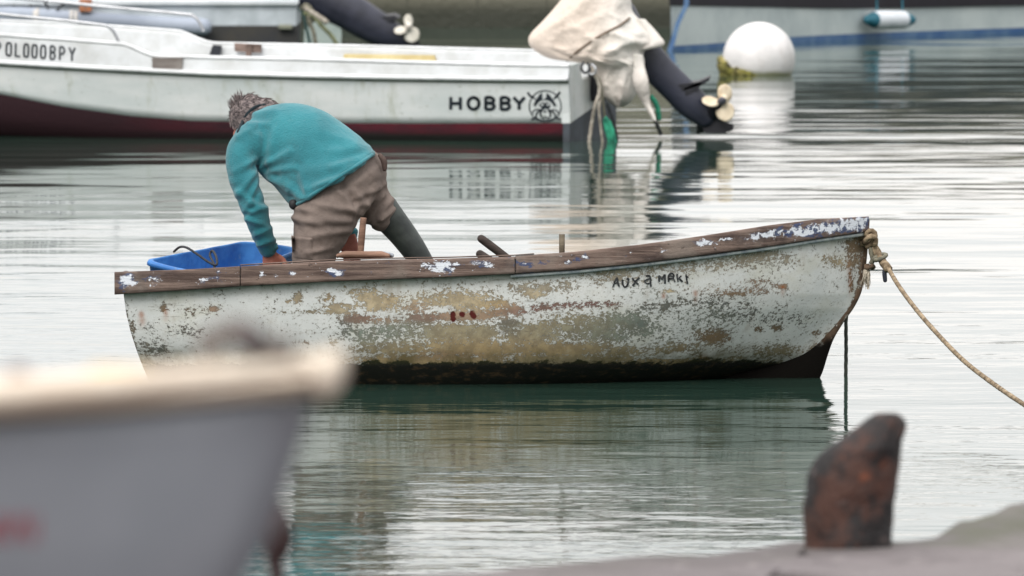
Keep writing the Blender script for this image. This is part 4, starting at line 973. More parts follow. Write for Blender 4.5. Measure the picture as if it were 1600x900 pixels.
# transom with motor well
V, Fc = [], []
def tz(v_): return (ztop(0) if v_ < .45 or v_ > W_ - .45 else ztop(0) - .13)
vs = [.04, .12, .25, .40, .45, .50, .85, 1.20, 1.25, 1.30, 1.45, 1.58, 1.66]
def tpanel(u0, u1, zlo, zhi, name, mat):
    rings = [[HB(u0, v_, zlo(v_)), HB(u0, v_, zhi(v_)), HB(u1, v_, zhi(v_)), HB(u1, v_, zlo(v_))] for v_ in vs]
    return fixn(mesh(name, *loft(rings), mat, hb_root, smooth=False))
zt0 = lambda v_: .133 + .10 * min(1, v_ / 1.2)
tpanel(-.004, .06, lambda v_: zt0(v_), lambda v_: tz(v_), 'transom', GELM)
tpanel(-.002, .05, lambda v_: max(-.12, -.22 + .12 * abs(v_ - .85) / .8), lambda v_: zt0(v_) - .002, 'transom_bottom', simple('grey_antifoul', (74, 80, 88), .7, c2=(56, 60, 66), scale=6))
# grab rails
ST = simple('steel_tube', (170, 172, 176), .3, .2, 10, metal=.7)
def onp(px_, py_, v_): u, z = hu(px_, py_, v_); return HB(u, v_, z)
mesh('grab_rail', *tube([onp(-260, -8, .06), onp(-120, 6, .06), onp(0, 22, .06), (onp(100, 32, .06)), onp(155, 38.5, .06), onp(168, 41, .06), onp(178, 50, .06), onp(187, 69, .06)], .013, 6, 12), ST, hb_root)
mesh('grab_rail', *tube([onp(-100, -14, 1.64), onp(60, 0, 1.64), onp(170, 11, 1.64), onp(288, 22, 1.64), onp(302, 25, 1.64), onp(311, 34, 1.64), onp(318, 49, 1.64)], .013, 6, 12), ST, hb_root)
for a, b_ in ((-150, 3), (-60, 15)): mesh('rail_post', *tube([onp(a, b_, .06), onp(a + 4, b_ + 42, .06)], .011, 1, 10), ST, hb_root)
def plate(p0, p1, p2, p3, v_, out_, name, mat, th=.02):
    q = [onp(*p, v_) for p in (p0, p1, p2, p3)]; v = q + [a + DV * out_ for a in q]
    return fixn(mesh(name, v, [(0, 1, 2, 3), (7, 6, 5, 4), (0, 1, 5, 4), (1, 2, 6, 5), (2, 3, 7, 6), (3, 0, 4, 7)], mat, hb_root, smooth=False))
PLW = woodmat('weathered_block', (140, 134, 130), (108, 100, 96), .5)
plate((239, 90), (286, 89.5), (286, 108), (240, 107.5), .02, -.03, 'oarlock_block', PLW)
plate((368, 67), (409, 69), (409, 82), (368, 80), 1.575, -.03, 'oarlock_block', woodmat('brown_block', (130, 112, 104), (86, 72, 66), .5))
plate((385, 69), (395, 69), (393, 88), (385, 87), 1.545, -.02, 'oarlock_post', woodmat('brown_block2', (120, 102, 94), (86, 72, 66), .5))
plate((334, 70), (347, 71), (345, 87), (328, 87), 1.575, -.03, 'black_hook', simple('black_rubber', (30, 34, 42), .6))
YEL = simple('yellowed_foam', (206, 192, 148), .8, c2=(186, 168, 120), scale=6)
plate((540, 84), (680, 86), (683, 97), (538, 96), 1.57, -.05, 'yellowed_strip', YEL)
for k in range(5): pass
bh = bvh_of(hull_h); INK = simple('dark_lettering', (24, 30, 38), .5, c2=(44, 52, 60), scale=30)
def word(letters, w, name, bvh, mat, lift=.004, par=None, label=None, per=5):
    pl = []
    for L in letters: pl += stroke(L, w, per)
    v, f = decal(bvh, pl, lift); o = mesh(name, v, f, mat, par or hb_root, smooth=False)
    if label: o['label'] = label
    return o
def gH(x, y, w, h): return [[(x, y), (x, y + h)], [(x + w, y), (x + w, y + h)], [(x, y + h * .5), (x + w, y + h * .5)]]
def gO(x, y, w, h): return [[(x + w / 2 + w / 2 * math.sin(a), y + h / 2 - h / 2 * math.cos(a)) for a in np.linspace(0, 2 * PI, 17)]]
def gO2(x, y, w, h): return [[(x + w / 2 + w / 2 * (abs(math.sin(a)) ** .55) * (1 if math.sin(a) >= 0 else -1), y + h / 2 - h / 2 * (abs(math.cos(a)) ** .7) * (1 if math.cos(a) >= 0 else -1)) for a in np.linspace(0, 2 * PI, 25)]]
def gB(x, y, w, h): return [[(x, y), (x, y + h)], [(x, y), (x + w * .6, y), (x + w * .95, y + h * .24), (x + w * .6, y + h * .48), (x, y + h * .48)], [(x, y + h * .48), (x + w * .65, y + h * .48), (x + w, y + h * .75), (x + w * .65, y + h), (x, y + h)]]
def gY(x, y, w, h): return [[(x, y), (x + w / 2, y + h * .5)], [(x + w, y), (x + w / 2, y + h * .5)], [(x + w / 2, y + h * .5), (x + w / 2, y + h)]]
def gP(x, y, w, h): return [[(x, y), (x, y + h)], [(x, y), (x + w * .6, y), (x + w, y + h * .27), (x + w * .6, y + h * .54), (x, y + h * .54)]]
def gL(x, y, w, h): return [[(x, y), (x, y + h), ], [(x, y + h), (x + w, y + h)]]
for k, (fn, a, w) in enumerate([(gH, 704.5, 15), (gO, 731.5, 17), (gB, 759, 13.5), (gB, 783, 13.5), (gY, 803, 16.5)]):
    word(fn(a, 152.3, w, 18.2), 5.3, 'letter', bh, INK)
TOPB = bvh_of(bpy.data.objects['coaming'])
def slp(a): return 66.5 + (a - 20) * .078
for fn, a, w in [(gP, -8, 9), (gO2, 10.5, 7.5), (gL, 25, 7), (gO2, 38, 7), (gO2, 51, 7), (gO2, 64.5, 7), (gB, 79.5, 7), (gP, 94, 7), (gY, 108.5, 9)]:
    y_ = slp(a); g = [[(X + (Y_ - y_) * -.03, Y_ + (X - a) * .078) for X, Y_ in L] for L in fn(a, y_ + 1, w, 20)]
    word(g, 3.1, 'letter', TOPB, INK)
# round emblem: cocked hat, bearded face, ring and crossed swords
z5 = lambda L: [(815 + a / 15.0, 135 + b_ / 15.0) for a, b_ in L]
pl = []
for L, w in [([(555 + 372 * math.sin(a), 462 + 366 * math.cos(a)) for a in np.linspace(0, 2 * PI, 41)], 1.5),
    ([(150, 140), (200, 215), (285, 262)], 3.0), ([(900, 130), (840, 210), (785, 265)], 3.0), ([(225, 775), (300, 755), (350, 715)], 2.6), ([(925, 770), (850, 750), (800, 715)], 2.6), ([(285, 262), (330, 300)], 1.4), ([(785, 265), (745, 300)], 1.4),
    ([(490, 555), (440, 620), (455, 690)], 2.4), ([(630, 555), (670, 620), (680, 690)], 2.4), ([(480, 545), (385, 590), (335, 690)], 2.2), ([(640, 560), (740, 600), (800, 690)], 2.2), ([(460, 545), (350, 535), (270, 590), (262, 640)], 1.6), ([(680, 565), (770, 545), (850, 590), (862, 640)], 1.6),
    ([(455, 690), (500, 745), (560, 705), (620, 745), (680, 690)], 1.5), ([(335, 690), (390, 765), (500, 790), (620, 790), (740, 760), (800, 690)], 1.2), ([(540, 570), (562, 605)], 3.0)]: pl += stroke(z5(L), w * 1.15, 4)
def tri(L): L = z5(L); c_ = (sum(a for a, _ in L) / len(L), sum(b_ for _, b_ in L) / len(L)); return [[c_, a, b_] for a, b_ in zip(L, L[1:] + L[:1])]
def strip(A_, B_): A_, B_ = z5(A_), z5(B_); return [[A_[i], A_[i + 1], B_[i + 1], B_[i]] for i in range(len(A_) - 1)]
pl += strip([(285, 430), (320, 340), (390, 230), (478, 140), (492, 265)], [(320, 480), (350, 430), (410, 355), (470, 320), (500, 318)])
pl += strip([(815, 440), (760, 340), (670, 210), (590, 145), (575, 265)], [(770, 482), (735, 420), (670, 350), (610, 322), (500, 318)])
pl += tri([(405, 445), (440, 400), (500, 365), (545, 385), (600, 365), (650, 395), (690, 450), (650, 490), (660, 570), (600, 530), (560, 515), (520, 535), (460, 580), (470, 500)])
v, f = decal(bh, pl, .004); em = mesh('emblem', v, f, INK, hb_root, smooth=False); em['label'] = 'round black emblem of a bearded face in a cocked hat over crossed swords'
for L in ([(455, 430), (480, 400), (515, 415), (520, 440), (480, 450)], [(590, 440), (600, 412), (635, 400), (660, 425), (635, 448)]):
    v, f = decal(bh, tri(L), .0065); mesh('eye', v, f, GELM, em, smooth=False)
# shackle and lines on the stern corner
DKM = simple('dark_metal', (46, 48, 52), .5, .4, 30)
mesh('shackle', *tube([onp(912, 97, .02), onp(908, 106, -.02), onp(914, 114, -.02), onp(922, 108, -.02), onp(918, 98, 0)], .010, 5, 10), DKM, hb_root)
mesh('shackle', *tube([onp(924, 100, .0), onp(930, 106, -.02), onp(930, 114, -.02), onp(922, 116, -.02), onp(919, 108, -.02)], .009, 5, 10), ST, hb_root)
YM = S0.y + .5
v, f = merge(rope_geo([P(918, 110, YM - .5), P(930, 118, YM - .5), P(937, 140, YM - .5), P(930, 165, YM - .5), P(925, 190, YM - .45), P(920, 226, YM - .45)], .014, 8, 40), rope_geo([P(922, 104, YM - .45), P(936, 122, YM - .45), P(940, 150, YM - .4), P(936, 170, YM - .4)], .011, 8, 40), rope_geo([P(926, 112, YM - .5), P(938, 128, YM - .45), P(942, 158, YM - .45), P(946, 190, YM - .4)], .010, 8, 40))
GR = simple('green_rope', (52, 150, 118), .9, c2=(28, 96, 78), scale=14, bump=.004, bscale=60)
t_ = thing('stern_lines', 'bundle of pale and green mooring lines hanging from the stern corner beside the emblem', 'rope', P(935, 224, YM - .45))
for k, (pts_, r, m_) in enumerate([([P(918, 110, YM - .5), P(930, 118, YM - .5), P(937, 140, YM - .5), P(930, 165, YM - .5), P(925, 190, YM - .45), P(920, 226, YM - .45)], .014, ROPEW), ([P(922, 104, YM - .45), P(936, 122, YM - .45), P(940, 150, YM - .4), P(936, 172, YM - .4), P(942, 226, YM - .4)], .011, ROPEW), ([P(926, 112, YM - .5), P(938, 128, YM - .45), P(942, 158, YM - .45), P(946, 190, YM - .4)], .010, ROPEG),
      ([P(944, 184, YM - .42), P(950, 190, YM - .42), P(956, 204, YM - .42), P(962, 226, YM - .42)], .020, GR), ([P(946, 186, YM - .40), P(948, 200, YM - .42), P(952, 214, YM - .42), P(954, 228, YM - .42)], .022, GR), ([P(948, 160, YM), P(958, 190, YM), P(966, 228, YM)], .014, simple('black_line', (36, 40, 42), .8))]):
    fixn(mesh('line', *rope_geo(pts_, r, 8, 40), m_, t_))
# ------------------------------------------------------------------ outboards
NAVY = simple('navy_cowl', (48, 50, 64), .38, c2=(34, 36, 48), scale=5, bump=.002, bscale=20, spec=.5)
BLKP = simple('black_motor', (28, 28, 34), .45, c2=(40, 40, 46), scale=8, spec=.4)
def outboard(label, Y, leg, fin_, skeg, hub, blades, rb, pmat, capmat):
    """leg: list of (px,py,half width px); everything else likewise on the same distance"""
    K = Y / F; b_ = P(leg[0][0], leg[0][1], Y); t_ = thing('outboard_motor', label, 'outboard motor', (b_.x, b_.y, b_.z - .3))
    rows = [(*P(a, c_, Y), w * K, w * K * .62) for a, c_, w in leg]
    mesh('leg', *etube(rows, 5, 18, (.6, 0, .8)), NAVY, t_)
    # gearcase torpedo across the end of the leg
    e = leg[-1]; H_ = P(hub[0], hub[1], Y - .10)
    A_ = P(e[0], e[1], Y + .04); d = (H_ - A_).normalized(); A2 = A_ - d * .16
    mesh('gearcase', *etube([(*A2, .02, .02), (*(A2 + d * .08), .055, .055), (*A_, .062, .062), (*(H_ - d * .03), .045, .045)], 4, 16), BLKP, t_)
    v, f = loft([[P(a, c_, Y + dy) for a, c_ in skeg] for dy in (-.012, .012)]); fixn(mesh('skeg', v, f, BLKP, t_, smooth=False))
    for F_ in fin_:
        v, f = loft([[P(a, c_, Y - .08) + Vector((0, 0, 0)) for a, c_ in F_], [P(a + 2, c_ - 4, Y + .10) for a, c_ in F_]]); fixn(mesh('cavitation_plate', v, f, BLKP, t_, smooth=False))
    pr = fixn(mesh('propeller', *etube([(*(H_ - d * .035), .036, .036), (*(H_ + d * .05), .032, .032)], 1, 18), pmat, t_))
    X = d.cross(Vector((0, 0, 1))).normalized(); Z = X.cross(d)
    face = Vector((.25, -.9, .3)).normalized() if True else d
    for (ang, L, w) in blades:
        a = math.radians(ang); dr = Vector((math.cos(a), 0, math.sin(a))); dr = (dr - face * dr.dot(face)).normalized(); si = face.cross(dr)
        rings = []
        for s_ in np.linspace(0, 1, 9):
            ww = w * 1.22 * (math.sin(PI * (.16 + .80 * s_)) ** .6); tw = math.radians(34 - 16 * s_); c_ = H_ + dr * (.02 + L * s_)
            cross = si * math.cos(tw) + face * math.sin(tw); th_ = (.009 * (1 - s_) + .003)
            nn_ = dr.cross(cross); rings.append([c_ + cross * ww * math.cos(q) + nn_ * th_ * math.sin(q) for q in np.linspace(0, 2 * PI, 13)[:-1]])
        fixn(mesh('blade', *loft(rings), pmat, pr))
    mesh('hub_cap', *etube([(*(H_ + face * .01), .032, .032), (*(H_ + face * .06), .030, .030), (*(H_ + face * .075), .018, .018)], 2, 14), capmat, pr)
    return t_
YO = S0.y + .83
CREAM = simple('cream_prop', (222, 208, 184), .5, c2=(192, 172, 144), scale=10)
mo_ = outboard('dark blue outboard motor tilted up behind the pale canvas, cream propeller over the water', YO, [(955, 30, 30), (985, 58, 30), (1010, 88, 27), (1035, 115, 25), (1060, 140, 25), (1082, 162, 25), (1106, 186, 17)], [[(1068, 138), (1108, 121), (1109, 125), (1072, 150)], [(1060, 132), (1094, 128), (1096, 133), (1066, 142)]], [(1084, 178), (1110, 168), (1130, 190), (1146, 194), (1146, 203), (1132, 208), (1102, 208)],
    (1126, 160), [(178, .125, .045), (62, .13, .06), (-68, .13, .06)], .13, CREAM, simple('hub_grey', (92, 92, 104), .5))
mesh('cowl', *etube([(*P(905, 2, YO), .10, .12), (*P(930, 15, YO), .19, .17), (*P(960, 35, YO), .20, .16), (*P(985, 58, YO), .13, .12)], 4, 20), NAVY, mo_)
fixn(mesh('clamp_bracket', *box(HB(-.04, .85, .40), .12, .22, .30, Matrix.Rotation(-TH, 3, 'Z'), .02), BLKP, mo_))
# dangling green line with a dark end
t_ = thing('green_line', 'short green line with a black end dangling under the tilted motor', 'rope', P(1033, 212, YO - .15))
fixn(mesh('line', *rope_geo([P(1016, 150, YO - .15), P(1024, 160, YO - .15), P(1028, 172, YO - .15), P(1030, 188, YO - .15)], .020, 8, 40), GR, t_))
fixn(mesh('tail', *rope_geo([P(1022, 184, YO - .16), P(1027, 196, YO - .16), P(1033, 211, YO - .15)], .016, 8, 40), simple('wet_black', (34, 38, 38), .6), t_))
# ------------------------------------------------------------------ canvas cover
n = NT('canvas')
xx = n.sep()[0]
c = n.mix(n.ss(n.noise(2.4, 4, .55), .35, .65), srgb(224, 220, 214), srgb(210, 202, 196))
c = n.mix(n.ss(xx, .12, -.30), c, srgb(212, 198, 186))
c = n.mix(n.math('MULTIPLY', n.ss(n.noise(7, 6, .7), .55, .72), .35), c, srgb(168, 154, 140))
CANV = n.fin(c, .8, n.bump(n.math('ADD', n.noise(5, 4, .6), n.math('MULTIPLY', n.noise(18, 4, .6), .3)), .03), 0, .2)
rowsC = [(-40, 902, 968, .10), (-20, 888, 982, .16), (0, 876, 986, .20), (18, 862, 989, .22), (36, 845, 1004, .24), (54, 829, 1022, .25), (66, 826, 1030, .25), (76, 832, 1010, .25), (86, 846, 1006, .24), (93, 866, 1007, .23), (98, 905, 1007, .21), (106, 928, 1005, .18), (122, 932, 1003, .16), (138, 936, 998, .14), (152, 944, 991, .12), (162, 954, 982, .08), (167, 962, 974, .05)]
rings = []
for (py_, a, b_, dp) in catmull(rowsC, 5):
    A_ = P(a, py_, YO - .12); B_ = P(b_, py_, YO - .12); c_ = (A_ + B_) / 2; r = (B_ - A_).length / 2; rr = []
    for k in range(72):
        t = 2 * PI * k / 72; x, y = math.cos(t), math.sin(t)
        k1 = min(1, max(0, (py_ + 40) / 110))
        fold = .030 * k1 * math.sin(t * 5 + .018 * py_ + 1.2 * math.sin(py_ * .03)) + .022 * k1 * math.sin(t * 9 - .03 * py_ + .8) + .045 * mnoise.noise(Vector((x * 1.6, y * 1.6, py_ * .018)))
        rg = 1 - abs(mnoise.noise(Vector((x * 2.3, y * 2.3, py_ * .03 + x * .8)))) * 4
        fold += .055 * k1 * max(0, rg) ** 2
        # deep valley running down from the tied cord
        fold -= .05 * k1 * math.exp(-((x - .18 + (py_ - 60) * .004) / .10) ** 2) * max(0, -y)
        fold += .04 * k1 * math.exp(-((x - .45 + (py_ - 60) * .003) / .10) ** 2) * max(0, -y)
        p = c_ + Vector((r * x * (1 + fold * .12), dp * y * (1 + fold * 2.6), .006 * mnoise.noise(Vector((x * 3, y * 3, py_ * .05)))))
        rr.append(p)
    rings.append(rr)
t_ = thing('canvas_cover', 'pale beige canvas sheet draped and tied over the raised outboard motor', 'cover', P(965, 167, YO - .12))
mesh('sheet', *loft(rings), CANV, t_)
def ribbon(rows, Y, name, mat, par, th=.004):
    rings = []
    for i, (a, b_, py_) in enumerate(catmull(rows, 4)):
        A_ = P(a, py_, Y + .02 * math.sin(i * .5)); B_ = P(b_, py_ + 2, Y - .03 + .02 * math.cos(i * .4)); M_ = (A_ + B_) / 2 + Vector((0, -.025, 0))
        rings.append([A_, M_, B_, B_ + Vector((0, th, 0)), M_ + Vector((0, th, 0)), A_ + Vector((0, th, 0))])
    return fixn(mesh(name, *loft(rings), mat, par))
ribbon([(990, 1004, 84), (990, 1008, 105), (989, 1013, 124), (993, 1015, 142), (1003, 1016, 160), (1013, 1022, 175), (1019, 1026, 188)], YO - .33, 'flap', CANV, t_)
ribbon([(990, 1008, 28), (996, 1028, 50), (1000, 1038, 68), (996, 1010, 76)], YO - .20, 'flap', CANV, t_)
cb = bvh_of(bpy.data.objects['sheet']); cp = []
for a, b_ in [(886, 95), (900, 82), (916, 70), (934, 58), (952, 48), (968, 40), (984, 28)]:
    h_ = cb.ray_cast(CAM, (P(a, b_, 30) - CAM).normalized())
    if h_[0] is not None: cp.append(h_[0] + Vector((0, -.008, .0)))
if len(cp) > 2: fixn(mesh('tie_cord', *rope_geo(cp, .009, 6, 50), simple('brown_cord', (120, 104, 90), .9), t_))

# ================================================================== generic moored hull seen broadside
def side_hull(root_, Pside, away, W2, zs_top, zs_foul, us_, mats, names, flare=.08, camber=.03, ends=True):
    """Pside(u) -> near side waterline point, away = unit vector across; closed hull"""
    def ring(u, z_lo, z_hi, k_):
        b_ = Pside(u); return b_
    for nm_, mt_, lo, hi in ((names[0], mats[0], zs_foul, zs_top), (names[1], mats[1], lambda u: -.35, zs_foul)):
        rings = []
        for u in us_:
            a, b_ = lo(u), hi(u); p = Pside(u); w = W2(u); r = []
            for k in range(6):
                z = b_ - (b_ - a) * k / 5; ins = flare * max(0, (zs_top(u) - z)); r.append(p + away * ins + Vector((0, 0, z)))
            for k in range(6):
                z = a + (b_ - a) * k / 5; ins = flare * max(0, (zs_top(u) - z)); r.append(p + away * (w - ins) + Vector((0, 0, z)))
            rings.append(r)
        fixn(mesh(nm_, *loft(rings), mt_, root_, smooth=False))
# ------------------------------------------------------------------ grey-white boat behind, left
YL = 88.0
def PL(u): return Vector((u, YL + .10 * (1.2 - u) if False else YL, 0))
xs_ = lambda px_: P(px_, 40, YL).x
zz_ = lambda py_: P(300, py_, YL).z
lb = thing('moored_boat', 'grey-white boat behind the motor boat, with a pale blue tube along its side', 'boat', (xs_(100), YL + .9, 0))
OLDW = simple('old_white', (190, 198, 204), .55, c2=(160, 168, 174), scale=3)
TOPW = simple('dull_white', (210, 214, 218), .5, c2=(190, 196, 200), scale=3)
us_ = [xs_(a) for a in (-900, -700, -400, -200, 0, 100, 200, 300, 400, 440, 455, 463)]
DKF = simple('black_antifoul', (44, 46, 50), .8, c2=(58, 56, 52), scale=3)
side_hull(lb, PL, Vector((0, 1, 0)), lambda u: 1.7, lambda u: zz_(4) + .05 * max(0, (-u - 2) / 4), lambda u: zz_(40), us_, (OLDW, DKF), ('topsides', 'antifouling'), flare=-.02)
fixn(mesh('sheer_cap', *loft([[Vector((u, YL - .05, zz_(7))), Vector((u, YL - .05, zz_(1))), Vector((u, YL + .12, zz_(-1))), Vector((u, YL + 1.75, zz_(-1))), Vector((u, YL + 1.75, zz_(7)))] for u in us_[:-1] + [xs_(466)]]), TOPW, lb, smooth=False))
fixn(mesh('stern_block', *box(P(437, 20, YL + .35), .34, .9, .21, None, .03), TOPW, lb)) if False else None
BLUT = simple('blue_grey_tube', (156, 164, 178), .6, c2=(126, 134, 148), scale=2.5, stretch=(.5, 1, 1))
tbr = [(-700, 26), (-300, 24), (0, 24), (90, 29), (180, 35), (250, 39), (318, 42)]
v, f = etube([(*P(a, b_, YL - .16), .088 - .0 * a, .085) for a, b_ in tbr], 5, 18); tb = fixn(mesh('side_tube', v, f, BLUT, lb))
for a, b_ in ((57, 27), (112, 30), (119, 31)):
    c_ = P(a, b_, YL - .16); w_ = .018 if a > 100 else .03
    ang = .25 if a == 119 else -.1
    fixn(mesh('lashing', *etube([(c_.x - w_, c_.y, c_.z, .094, .092), (c_.x + w_, c_.y, c_.z, .094, .092)], 1, 18, round_ends=False), simple('lashing_' + str(a), (196, 192, 188), .8), tb))
ob = P(134, 10, YL - .12)
fixn(mesh('orange_crate', *box(P(134, 8, YL - .20), .125, .12, .13, None, .006), simple('varnished_box', (186, 118, 78), .6, c2=(120, 92, 78), scale=9, stretch=(3, 1, 1)), lb))
for a, b_, r in ((10, 5, .012), (22, 7, .010), (48, 8, .012)): mesh('fitting', *ball(P(a, b_, YL - .03), r * 1.6, 2), DKM, lb)
mesh('strut', *tube([P(70, 2, YL - .2), P(76, 14, YL - .2)], .014, 1, 8), DKM, lb); mesh('strut', *tube([P(102, 4, YL - .2), P(88, 16, YL - .2)], .014, 1, 8), DKM, lb)
fixn(mesh('stern_cap', *box(P(446, 42, YL - .03), .14, .10, .05, None, .01), simple('mossy_stern', (130, 132, 118), .8), lb))
om = outboard('black outboard motor tilted up at the stern of the grey-white boat, white propeller', YL + .6, [(440, -28, 26), (480, -12, 29), (510, 2, 29), (545, 18, 29), (575, 36, 28), (605, 52, 24), (630, 62, 16)], [[(580, 28), (616, 24), (624, 28), (604, 36), (590, 42)]], [(600, 52), (625, 48), (648, 60), (656, 66), (655, 73), (630, 72), (600, 66)],
    (637, 44), [(200, .13, .045), (80, .13, .05), (-62, .14, .07)], .13, simple('white_prop', (220, 216, 206), .5, c2=(196, 190, 178), scale=8), simple('white_hub', (206, 198, 190), .5))
t_ = thing('stern_ropes', 'tangle of pale and green ropes at the stern of the grey-white boat', 'rope', P(490, 70, YL))
for pts_, r, m_ in [([(470, 15), (478, 8), (486, 16), (482, 30), (490, 50), (494, 76)], .022, ROPEG), ([(474, 20), (490, 26), (502, 40), (518, 56), (530, 76)], .022, simple('olive_rope', (120, 124, 92), .9, c2=(84, 88, 64), scale=20)), ([(468, 12), (474, 24), (478, 40), (486, 76)], .018, simple('teal_rope', (48, 72, 70), .9)), ([(476, 12), (488, 20), (500, 28), (512, 36)], .03, ROPEW)]:
    fixn(mesh('line', *rope_geo([P(a, b_, YL - .1) for a, b_ in pts_], r, 6, 30), m_, t_))
# solid shape added in place of the white stern's reflection in the water
t_ = thing('stern_reflection', 'upright pale green-grey shape standing in for the stern reflection behind the black outboard motor', 'stern_reflection', P(515, 68, 91))
v, f = loft([[P(a, b_, Y_) for a, b_ in ((474, 76), (476, 44), (496, 32), (514, 25), (530, 34), (534, 52), (532, 76))] for Y_ in (91.0, 92.6)])
fixn(mesh('hull', v, f, simple('pale_reflection', (160, 172, 168), .6, c2=(140, 152, 148), scale=4), t_, smooth=False))
# ------------------------------------------------------------------ big white boat with blue waterline, right
WLp = [(1048, 79), (1130, 74), (1240, 67), (1400, 59), (1600, 51), (1900, 44), (2300, 38)]
wl = [WZ(a, b_) for a, b_ in WLp]; WX = [q.x for q in wl]; WY = [q.y for q in wl]
def PR(u): return Vector((u, float(np.interp(u, WX, WY)), 0))
def zat(tab):
    c_ = [(PR(P(a, b_, 90).x).x, ) for a, b_ in tab]; out_ = []
    for a, b_ in tab:
        Y_ = 90.0
        for _ in range(6): x = P(a, b_, Y_).x; Y_ = PR(x).y
        out_.append((P(a, b_, Y_).x, P(a, b_, Y_).z))
    return lambda u: float(np.interp(u, [q[0] for q in out_], [q[1] for q in out_]))
zt_ = zat([(1048, 8), (1300, 13), (1400, 12), (1600, 8), (1900, 5), (2300, 0)]); zf_ = zat([(1048, 72), (1130, 67), (1240, 57), (1400, 50), (1600, 43), (1900, 37), (2300, 30)])
rb_ = thing('moored_boat', 'large grey-white boat with blue waterline stripe and black topsides behind the round buoy', 'boat', (WX[3], WY[3] + 1.2, 0))
us_ = list(np.linspace(WX[0], WX[-1], 24)); aw = Vector((.25, 1, 0)).normalized()
n = NT('blue_stripe')
BLS = simple('blue_stripe', (56, 90, 136), .6, c2=(90, 118, 150), scale=4, stretch=(.4, 1, 1))
GRW = simple('grey_white_hull', (194, 202, 202), .5, c2=(172, 182, 184), scale=1.6, stretch=(.5, 1, 1))
side_hull(rb_, PR, aw, lambda u: 2.3, lambda u: zt_(u) + .02, zf_, us_, (GRW, BLS), ('topsides', 'boot_stripe'), flare=.05)
rings = []
for u in us_:
    p = PR(u); z = zt_(u); rings.append([p + aw * -.07 + Vector((0, 0, z)), p + aw * -.07 + Vector((0, 0, z + .16)), p + aw * .05 + Vector((0, 0, z + .17)), p + aw * .05 + Vector((0, 0, z - .01))])
fixn(mesh('rubbing_band', *loft(rings), simple('black_band', (34, 30, 38), .7), rb_, smooth=False))
rings = []
for u in us_[:]:
    p = PR(u); z = zt_(u) + .17; rings.append([p + aw * .04 + Vector((0, 0, z)), p + aw * .10 + Vector((0, 0, z + .50)), p + aw * 2.2 + Vector((0, 0, z + .50)), p + aw * 2.25 + Vector((0, 0, z))])
fixn(mesh('bulwark', *loft(rings), simple('dark_topsides', (40, 38, 40), .6, c2=(58, 54, 50), scale=2), rb_, smooth=False))
# raked stern edge in blue
e0 = P(1069, 7, WY[0] - .02); e1 = P(1042, 80, WY[0] - .02)
# end panel slopes outward at the waterline
V = [e0, e0 + aw * 2.2, e1 + aw * 2.2, e1, P(1072, 7, WY[0] + .02), P(1072, 80, WY[0] + .02)]
rings = [[a + Vector((0, 0, 0)), a + Vector((.05, -.01, 0)), a + Vector((.05, .03, 0)), a + Vector((0, .03, 0))] for a in (e0 + Vector((.0, 0, .25)), e0, e0.lerp(e1, .4) + Vector((-.02, 0, 0)), e0.lerp(e1, .8), e1)]
fixn(mesh('stern_trim', *loft(rings), BLS, rb_, smooth=False))
v = [e0 + Vector((.04, .0, .2)), e1 + Vector((.04, .0, 0)), Vector((WX[0] + .15, WY[0] + .01, 0)), Vector((WX[0] + .15, WY[0] + .01, e0.z + .2))]; v = [q + Vector((0, .36, 0)) for q in v]; v += [q + aw * 2.1 for q in v]
fixn(mesh('stern_panel', v, [(0, 1, 2, 3), (7, 6, 5, 4), (0, 1, 5, 4), (2, 3, 7, 6), (0, 3, 7, 4), (1, 2, 6, 5)], GRW, rb_, smooth=False))
fa = P(1370, 31, 92.6); fb = P(1410, 31, 92.9)
fd_ = thing('boat_fender', 'white cylindrical fender with teal end caps hanging against the hull of the large right boat', 'fender', (fa + fb) / 2 - Vector((0, 0, .1)))
mesh('cylinder', *etube([(*fa, .10, .09), (*fb, .10, .09)], 1, 20), simple('white_fender', (214, 218, 224), .5, c2=(196, 202, 208), scale=6), fd_)
TEC = simple('teal_cap', (40, 104, 122), .6)
dd = (fb - fa).normalized()
mesh('end_cap', *etube([(*(fa - dd * .15), .05, .05), (*(fa - dd * .05), .088, .086)], 1, 18), TEC, fd_); mesh('end_cap', *etube([(*(fb + dd * .05), .088, .086), (*(fb + dd * .15), .05, .05)], 1, 18), TEC, fd_)
for q in (fa, fb): mesh('lanyard', *tube([q + Vector((0, -.02, .05)), q + Vector((0, .02, .30))], .01, 1, 8), TEC, fd_)
# ------------------------------------------------------------------ buoy
YU = 79.9; bc = P(1186, 91, YU); br_ = 56.5 * YU / F
n = NT('buoy_white')
c = n.mix(n.ss(n.noise(3, 5, .6), .35, .7), srgb(222, 218, 218), srgb(204, 202, 202)); ZB = n.sep()[2]
c = n.mix(n.math('MULTIPLY', n.ss(n.math('ADD', ZB, n.math('MULTIPLY', n.noise(6, 5, .6), .05)), .09, .03), .8), c, srgb(112, 116, 62))
c = n.mix(n.math('MULTIPLY', n.ss(n.noise(5, 6, .7, n.mapv((1, 1, .5))), .52, .70), .30), c, srgb(166, 158, 150))
BUO = n.fin(c, .45, n.bump(n.noise(20, 4), .004), 0, .4)
bt_ = thing('mooring_buoy', 'big round white mooring buoy with weed growing on its left foot', 'buoy', (bc.x, bc.y, 0))
mesh('float', *ball(bc, br_, 5), BUO, bt_)
mesh('lifting_eye', *tube([bc + Vector((.03 * math.cos(a), .03 * math.sin(a), -br_ - .02)) for a in np.linspace(0, 6.28, 8)], .012, 2, 8), DKM, bt_)
WEED = NT('weed'); _w = WEED.noise(16, 5, .7)
